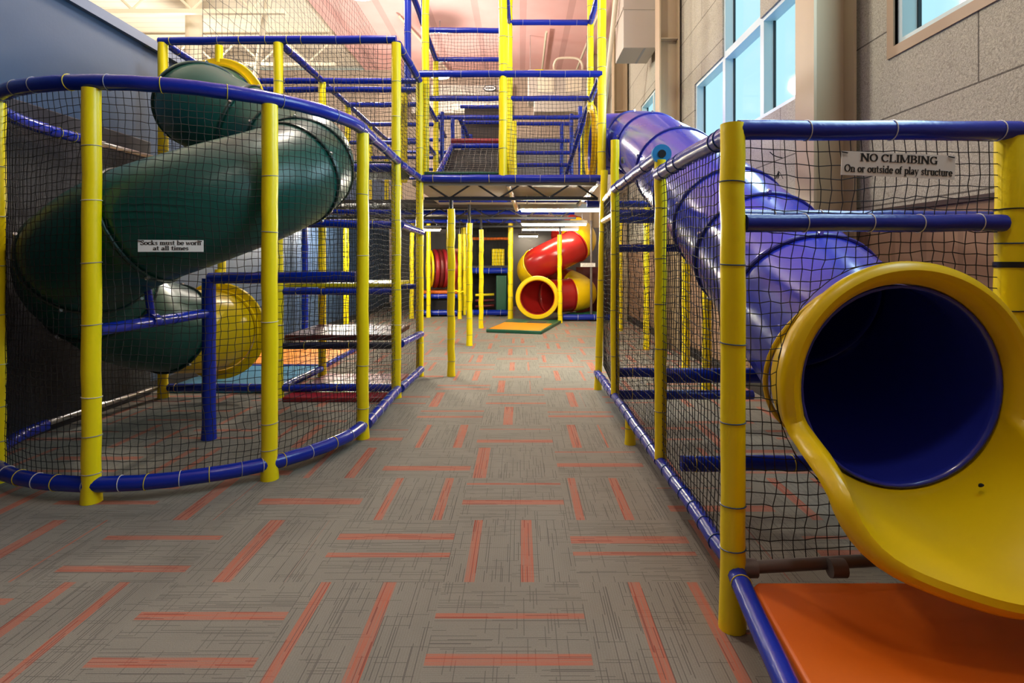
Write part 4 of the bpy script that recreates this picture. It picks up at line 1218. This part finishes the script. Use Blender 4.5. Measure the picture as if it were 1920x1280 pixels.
# ------------------------------------------------------------------ lettering: serif glyphs drawn as strokes
TK, TN = 0.17, 0.065           # thick and thin stroke
def arc(cx, cy, rx, ry, a0, a1, n=14):
    return [(cx+rx*math.cos(math.radians(a0+(a1-a0)*i/n)), cy+ry*math.sin(math.radians(a0+(a1-a0)*i/n))) for i in range(n+1)]
def stem(x, y0, y1, s0=True, s1=True):
    out = [([(x, y0), (x, y1)], TK)]
    if s0: out.append(([(x-0.15, y0+0.03), (x+0.15, y0+0.03)], 0.06))
    if s1: out.append(([(x-0.15, y1-0.03), (x+0.15, y1-0.03)], 0.06))
    return out
def G(ch):
    A = 0.66                    # x-height
    if ch == 'N': return stem(0.14, 0, 1, True, True)+stem(0.76, 0, 1)+[([(0.14, 1), (0.76, 0)], TK)], 0.94
    if ch == 'O': return [(arc(0.42, 0.5, 0.34, 0.46, 0, 360, 28), 'o')], 0.86
    if ch == 'C': return [(arc(0.44, 0.5, 0.34, 0.46, 40, 320, 24), 'o'), ([(0.72, 0.98), (0.72, 0.68)], TN)], 0.82
    if ch == 'L': return stem(0.18, 0, 1)+[([(0.1, 0.03), (0.66, 0.03)], TN), ([(0.66, 0.0), (0.66, 0.26)], TN)], 0.74
    if ch == 'I': return stem(0.18, 0, 1), 0.38
    if ch == 'M': return stem(0.14, 0, 1)+stem(0.92, 0, 1)+[([(0.14, 1), (0.52, 0.06)], TK), ([(0.52, 0.06), (0.92, 1)], TN)], 1.08
    if ch == 'B': return stem(0.18, 0, 1)+[(arc(0.36, 0.75, 0.24, 0.22, 90, -90), 'o'), (arc(0.36, 0.27, 0.30, 0.24, 90, -90), 'o'), ([(0.18, 0.97), (0.38, 0.97)], TN), ([(0.18, 0.52), (0.38, 0.52)], TN), ([(0.18, 0.03), (0.38, 0.03)], TN)], 0.76
    if ch == 'G': return [(arc(0.44, 0.5, 0.34, 0.46, 45, 320, 24), 'o'), ([(0.70, 0.98), (0.70, 0.70)], TN)]+stem(0.70, 0.02, 0.45, False, True), 0.88
    if ch == 'S': return [([(0.56, 0.80), (0.46, 0.93), (0.30, 0.96), (0.16, 0.86), (0.16, 0.70), (0.30, 0.56), (0.48, 0.44), (0.58, 0.28), (0.52, 0.10), (0.36, 0.03), (0.20, 0.06), (0.10, 0.20)], 0.13), ([(0.57, 0.98), (0.57, 0.70)], TN), ([(0.09, 0.3), (0.09, 0.0)], TN)], 0.66
    if ch == 'o': return [(arc(0.28, A/2, 0.22, A/2-0.03, 0, 360, 22), 'o')], 0.57
    if ch == 'n': return stem(0.14, 0, A, True, False)+stem(0.48, 0, A-0.12, True, False)+[(arc(0.31, A-0.18, 0.17, 0.14, 180, 0), 0.10), ([(0.03, A-0.03), (0.16, A-0.03)], 0.06)], 0.64
    if ch == 'm': return stem(0.14, 0, A, True, False)+stem(0.46, 0, A-0.12, True, False)+stem(0.78, 0, A-0.12, True, False)+[(arc(0.30, A-0.18, 0.16, 0.14, 180, 0), 0.10), (arc(0.62, A-0.18, 0.16, 0.14, 180, 0), 0.10), ([(0.03, A-0.03), (0.16, A-0.03)], 0.06)], 0.94
    if ch == 'r': return stem(0.14, 0, A, True, False)+[(arc(0.30, A-0.16, 0.14, 0.12, 180, 60), 0.09), ([(0.36, A-0.10), (0.42, A-0.10)], 0.13), ([(0.03, A-0.03), (0.16, A-0.03)], 0.06)], 0.48
    if ch == 'u': return stem(0.14, 0.14, A, False, True)+stem(0.48, 0, A, True, True)+[(arc(0.31, 0.16, 0.17, 0.14, 180, 360), 0.10)], 0.64
    if ch == 't': return [([(0.16, 0.12), (0.16, 0.88)], TK-0.02), ([(0.02, A-0.03), (0.34, A-0.03)], 0.07), (arc(0.26, 0.14, 0.10, 0.11, 180, 320), 0.08)], 0.39
    if ch == 's': return [([(0.38, A-0.14), (0.30, A-0.04), (0.18, A-0.04), (0.10, A-0.14), (0.14, A-0.26), (0.30, 0.30), (0.38, 0.18), (0.32, 0.06), (0.20, 0.03), (0.08, 0.12)], 0.10)], 0.46
    if ch == 'i': return stem(0.15, 0, A, True, False)+[([(0.15, 0.84), (0.15, 0.98)], 0.15), ([(0.03, A-0.03), (0.16, A-0.03)], 0.06)], 0.32
    if ch == 'd': return stem(0.46, 0, 1, True, False)+[(arc(0.28, A/2, 0.20, A/2-0.03, 30, 330, 20), 'o'), ([(0.33, 0.97), (0.48, 0.97)], 0.06)], 0.62
    if ch == 'b': return stem(0.14, 0, 1, False, False)+[(arc(0.32, A/2, 0.20, A/2-0.03, 150, -150, 20), 'o'), ([(0.02, 0.97), (0.16, 0.97)], 0.06)], 0.60
    if ch == 'p': return stem(0.14, -0.28, A, True, False)+[(arc(0.32, A/2, 0.20, A/2-0.03, 150, -150, 20), 'o'), ([(0.02, A-0.03), (0.16, A-0.03)], 0.06)], 0.60
    if ch == 'e': return [(arc(0.27, A/2, 0.20, A/2-0.03, 0, 320, 20), 'o'), ([(0.08, A/2), (0.47, A/2)], TN)], 0.52
    if ch == 'f': return stem(0.16, 0, 0.84, True, False)+[(arc(0.28, 0.84, 0.12, 0.13, 180, 40), 0.09), ([(0.02, A-0.03), (0.34, A-0.03)], 0.07)], 0.40
    if ch == 'l': return stem(0.15, 0, 1, True, False)+[([(0.03, 0.97), (0.16, 0.97)], 0.06)], 0.32
    if ch == 'a': return [([(0.08, A-0.16), (0.14, A-0.05), (0.26, A-0.03), (0.36, A-0.10), (0.38, A-0.2)], 0.09), (arc(0.22, 0.17, 0.15, 0.15, 20, 340, 16), 'o')]+stem(0.38, 0.02, A-0.14, False, False)+[([(0.36, 0.03), (0.50, 0.04)], 0.07)], 0.54
    if ch == 'y': return [([(0.08, A-0.02), (0.28, 0.04)], 0.14), ([(0.48, A-0.02), (0.24, -0.16), (0.10, -0.24)], 0.07), ([(0.0, A-0.03), (0.20, A-0.03)], 0.06), ([(0.38, A-0.03), (0.56, A-0.03)], 0.06)], 0.58
    if ch == 'c': return [(arc(0.28, A/2, 0.21, A/2-0.03, 40, 320, 20), 'o'), ([(0.40, A-0.14), (0.44, A-0.14)], 0.12)], 0.51
    if ch == 'k': return stem(0.14, 0, 1, True, False)+[([(0.16, 0.26), (0.46, A-0.04)], TN), ([(0.24, 0.36), (0.50, 0.02)], 0.14), ([(0.36, A-0.03), (0.56, A-0.03)], 0.06), ([(0.38, 0.03), (0.60, 0.03)], 0.06), ([(0.02, 0.97), (0.16, 0.97)], 0.06)], 0.62
    if ch == 'w': return [([(0.08, A-0.02), (0.24, 0.02)], 0.13), ([(0.24, 0.02), (0.40, A-0.04)], TN), ([(0.40, A-0.04), (0.56, 0.02)], 0.13), ([(0.56, 0.02), (0.72, A-0.02)], TN), ([(0.0, A-0.03), (0.20, A-0.03)], 0.06), ([(0.62, A-0.03), (0.80, A-0.03)], 0.06)], 0.82
    return [], 0.32
def stroke_polys(pts, w):
    """quads along a stroke; w == 'o' swells on the upright sides like a serif face"""
    out = []
    for (x0, y0), (x1, y1) in zip(pts[:-1], pts[1:]):
        dx, dy = x1-x0, y1-y0
        L = math.hypot(dx, dy) or 1e-6
        ww = (TN+(TK-TN)*abs(dy)/L) if w == 'o' else w
        nx, ny = -dy/L*ww/2, dx/L*ww/2
        e = 0.01/L
        ax, ay, bx, by = x0-dx*e, y0-dy*e, x1+dx*e, y1+dy*e
        out.append([(ax+nx, ay+ny), (ax-nx, ay-ny), (bx-nx, by-ny), (bx+nx, by+ny)])
    return out
def text_width(txt):
    return sum(G(c)[1] for c in txt)
def text_mesh(lines, place):
    """lines: (text, centre u, base v, height, total width); place(u, v, depth) -> world point"""
    mb = MB()
    for txt, uc, vb, h, wtot in lines:
        k = wtot/text_width(txt)
        u = uc-wtot/2
        for c in txt:
            st, adv = G(c)
            for pts, w in st:
                for qd in stroke_polys(pts, w):
                    pl = [(u+x*k, vb+y*h) for x, y in qd]
                    V = [place(a, b, 0.0012) for a, b in pl]+[place(a, b, 0.0) for a, b in pl]
                    mb.add(V, [(0, 1, 2, 3), (0, 4, 5, 1), (1, 5, 6, 2), (2, 6, 7, 3), (3, 7, 4, 0)])
            u += adv*k
    return mb

def net_sign(label, c, w, h, roll, yaw, lines, curl):
    """plastic notice tied on a net: slightly curled sheet; lines in metres from the sheet's centre"""
    root = thing('notice_sign', label, 'sign', c)
    cr, sr = math.cos(roll), math.sin(roll)
    def place(u, v, d):
        uu, vv = u*cr-v*sr, u*sr+v*cr
        bow = curl*(1-(2*u/w)**2)
        dd = -(d+bow)
        return (c[0]+uu*math.cos(yaw)-dd*math.sin(yaw), c[1]+uu*math.sin(yaw)+dd*math.cos(yaw), c[2]+vv)
    mb = MB()
    n = 16
    V, F = [], []
    for i in range(n+1):
        u = -w/2+w*i/n
        for v in (-h/2, h/2):
            for d in (-0.0005, -0.0035):
                V.append(place(u, v, d))
    for i in range(n):
        a, b = i*4, (i+1)*4
        F += [(a, b, b+2, a+2), (a+1, a+3, b+3, b+1), (a, a+1, b+1, b), (a+2, b+2, b+3, a+3)]
    F += [(0, 2, 3, 1), (n*4, n*4+1, n*4+3, n*4+2)]
    mb.add(V, F)
    mb.build('board', M['sign'], root)
    text_mesh(lines, place).build('lettering', M['ink'], root, smooth=False)
    for u in (-w/2+0.008, w/2-0.02):
        MB().tube([place(u-0.012, h/2-0.004, 0.003), place(u+0.012, h/2-0.008, 0.004)], 0.0025, 6).build('cable_tie', M['tie_black'], root)
    return root
net_sign('white NO CLIMBING notice tied to the net above the blue slide', (1.490, DF-0.004, 1.822), 0.448, 0.094, math.radians(-2.6), 0.0,
         [('NO CLIMBING', 0.0, 0.010, 0.030, 0.305), ('On or outside of play structure', 0.0, -0.034, 0.029, 0.425)], 0.006)
th = math.radians(70)
sx, sy, _ = cf(70, 0)
net_sign('white socks notice tied to the half-round net in front of the green slide', (-2.13, 3.452, 1.535), 0.350, 0.072, math.radians(0.3), math.radians(19),
         [('Socks must be worn', 0.0, 0.006, 0.027, 0.325), ('at all times', 0.0, -0.026, 0.026, 0.19)], 0.004)

# ------------------------------------------------------------------ hall above: lamps, ducts, pipes, beams
for i, (x, y, z, e) in enumerate(HALL_LAMPS):
    lb = ['round hall lamp over the green slide', 'round hall lamp over the tower', 'round hall lamp near the back wall',
          'round hall lamp in the open hall beyond the blue wall', 'round hall lamp farther back in the open hall', 'added round lamp lighting the foreground floor and right wall'][i]
    l = thing('hall_lamp', lb, 'lamp', (x, y, z))
    MB().lathe([(0.06, 0.45), (0.08, 0.25), (0.16, 0.12), (0.27, 0.0), (0.27, -0.02), (0.255, 0.0), (0.15, 0.11), (0.05, 0.24)], (x, y, z), (0, 0, 1), 28).build('shade', M['lamp_body'], l)
    MB().lathe([(0.0, -0.02), (0.08, 0.0), (0.10, 0.07), (0.06, 0.14), (0.0, 0.16)], (x, y, z), (0, 0, 1), 18).build('bulb', M['bulb'], l)
    MB().tube([(x, y, z+0.4), (x, y, HALL_H)], 0.012, 6).build('rod', M['steel'], l)
# hanging duct by the right wall
du = thing('air_duct', 'square white air duct hanging beside the right wall', 'duct', (2.2, 10.8, 5.4))
MB().box(1.90, 2.52, 10.4, 11.25, 5.35, 6.9).build('duct_box', M['duct'], du, bevel=0.01)
MB().box(1.98, 2.48, 10.5, 11.15, 6.9, HALL_H-0.005).build('duct_riser', M['duct'], du, bevel=0.01)
MB().box(1.885, 2.53, 10.385, 11.265, 6.05, 6.09).build('duct_flange', M['duct'], du, smooth=False)
MB().box(2.28, 2.32, 10.42, 11.23, 5.345, 5.352).build('duct_seam', M['tie_grey'], du, smooth=False)
pr = MB().tube(dense((1.75, 12.6, 3.6), (1.86, 10.0, 7.6), 0.5), 0.05, 12).build('slanted_pipe', M['white_steel'])
tag(pr, 'pale slanted pipe running up beside the air duct', 'pipe')
# machines and pipes on the back wall
hv = thing('air_handler', 'pale air handling cabinet hung below the pink ceiling behind the right tower bay', 'air handler', (1.2, 16.4, 5.7))
MB().box(0.23, 2.04, 16.0, 17.0, 6.05, 6.84).build('cabinet', M['duct'], hv, bevel=0.02)
MB().box(0.40, 1.85, 16.1, 16.9, 5.66, 6.05).build('lower_cabinet', M['duct'], hv, bevel=0.02)
MB().box(0.42, 0.66, 15.98, 16.0, 6.72, 6.83).build('label_plate', M['tie_yellow'], hv, smooth=False)
for x in (0.5, 1.3):
    MB().box(x, x+0.45, 15.985, 16.0, 6.2, 6.6).build('access_panel', M['white_steel'], hv, smooth=False)
for x in (0.3, 1.95):
    MB().tube([(x, 16.5, 6.84), (x, 16.5, HALL_H)], 0.012, 8).build('hanger_rod', M['steel'], hv)
lp = MB().tube(smooth_path([(0.98, 16.2, 6.85), (0.98, 16.2, 7.05), (1.12, 16.2, 7.22), (1.62, 16.2, 7.22), (1.78, 16.2, 7.05), (1.78, 16.2, 6.85)], 40), 0.035, 12).build('loop_pipe', M['white_steel'])
tag(lp, 'white looped pipe on top of the air handling cabinet', 'pipe')
hv2 = thing('air_handler', 'wide pale duct unit high on the back wall behind the left tower bay', 'air handler', (-1.9, 19.1, 6.3))
MB().box(-3.6, -0.6, 18.7, 19.45, 6.3, 6.85).build('cabinet', M['duct'], hv2, bevel=0.02)
MB().box(-2.2, -1.1, 18.6, 18.7, 6.35, 6.6).build('access_panel', M['white_steel'], hv2, smooth=False)
MB().box(-3.0, -0.4, 18.9, 19.45, 6.95, 7.3).build('duct_run', M['duct'], hv2, bevel=0.02)
ov = thing('oval_sign', 'small white oval sign in a dark rim seen through the tower nets', 'sign', (-1.0, 18.3, 7.05))
def oval(rx, rz, y0, y1):
    n = 32
    V = [(-0.98+rx*math.cos(i*2*PI/n), y, 7.0+rz*math.sin(i*2*PI/n)) for y in (y0, y1) for i in range(n)]
    return MB().add(V, [tuple(range(n)), tuple(range(n, 2*n))[::-1]]+[(i, n+i, n+(i+1) % n, (i+1) % n) for i in range(n)])
for x in (-1.12, -0.84):
    MB().tube([(x, 18.32, 7.05), (x, 18.32, HALL_H)], 0.008, 6).build('hanger', M['steel'], ov)
oval(0.22, 0.10, 18.3, 18.34).build('rim', M['base_dark'], ov)
oval(0.19, 0.075, 18.285, 18.3).build('face', M['sign'], ov)
mb = MB()
for k in range(5):
    mb.box(-1.11+0.055*k, -1.075+0.055*k, 18.28, 18.286, 6.975, 7.025)
mb.build('lettering', M['ink'], ov, smooth=False)
# roof steel of the open hall on the left
for i, y in enumerate((9.5, 13.0, 16.5)):
    j = thing('roof_truss', ['white steel roof truss of the open hall, first beyond the blue wall', 'white steel roof truss of the open hall, middle one', 'white steel roof truss of the open hall, farthest one'][i], 'truss', (-9, y, 7.2), 'roof trusses of the open hall')
    MB().box(HALL_X+0.1, -5.4, y-0.05, y+0.05, 7.85, 8.0).build('top_chord', M['white_steel'], j, smooth=False)
    MB().box(HALL_X+0.1, -5.4, y-0.05, y+0.05, 7.1, 7.2).build('bottom_chord', M['white_steel'], j, smooth=False)
    xs = np.linspace(HALL_X+0.3, -5.5, 13)
    for k in range(12):
        a, b = (7.85, 7.2) if k % 2 == 0 else (7.2, 7.85)
        MB().tube([(xs[k], y, a), (xs[k+1], y, b)], 0.03, 8).build('web_bar', M['white_steel'], j)
pc = MB().tube([(-8.3, 14.4, 0.0), (-8.3, 14.4, 8.1)], 0.2, 24).build('round_column', M['white_steel'])
pc['kind'] = 'structure'
db = MB().tube([(-7.3, 15.5, 6.2), (-5.6, 12.8, 8.0)], 0.07, 12).build('brace_pipe', M['white_steel'])
tag(db, 'cream diagonal brace pipe under the roof of the open hall', 'pipe')
# conduits across the pink insulation
for i, (a, b, lb) in enumerate((((0.75, 16.0, 7.9), (0.75, 19.3, 7.9), 'white conduit running along the pink ceiling'),
                                ((-3.2, 15.0, 7.9), (-2.2, 19.3, 7.6), 'tan cable run sagging under the pink ceiling at left'),
                                ((2.1, 13.0, 7.85), (1.9, 19.3, 7.85), 'white pipe along the pink ceiling near the right wall'))):
    tag(MB().tube(dense(a, b, 0.4), 0.035, 10).build('ceiling_conduit', M['white_steel']), lb, 'conduit')
# netting stretched between the hall and the play area above the blue wall
hn = thing('hall_net', 'tall fine black net rising above the blue wall beside the play area', 'net', (XL-0.4, 10, 3.85))
flat_net(hn, (XL+0.0, 7.2), (XL+0.0, 16.0), 3.86, 7.8, cell=0.16, rad=0.0035, slack=0.02, bulge=0.04)
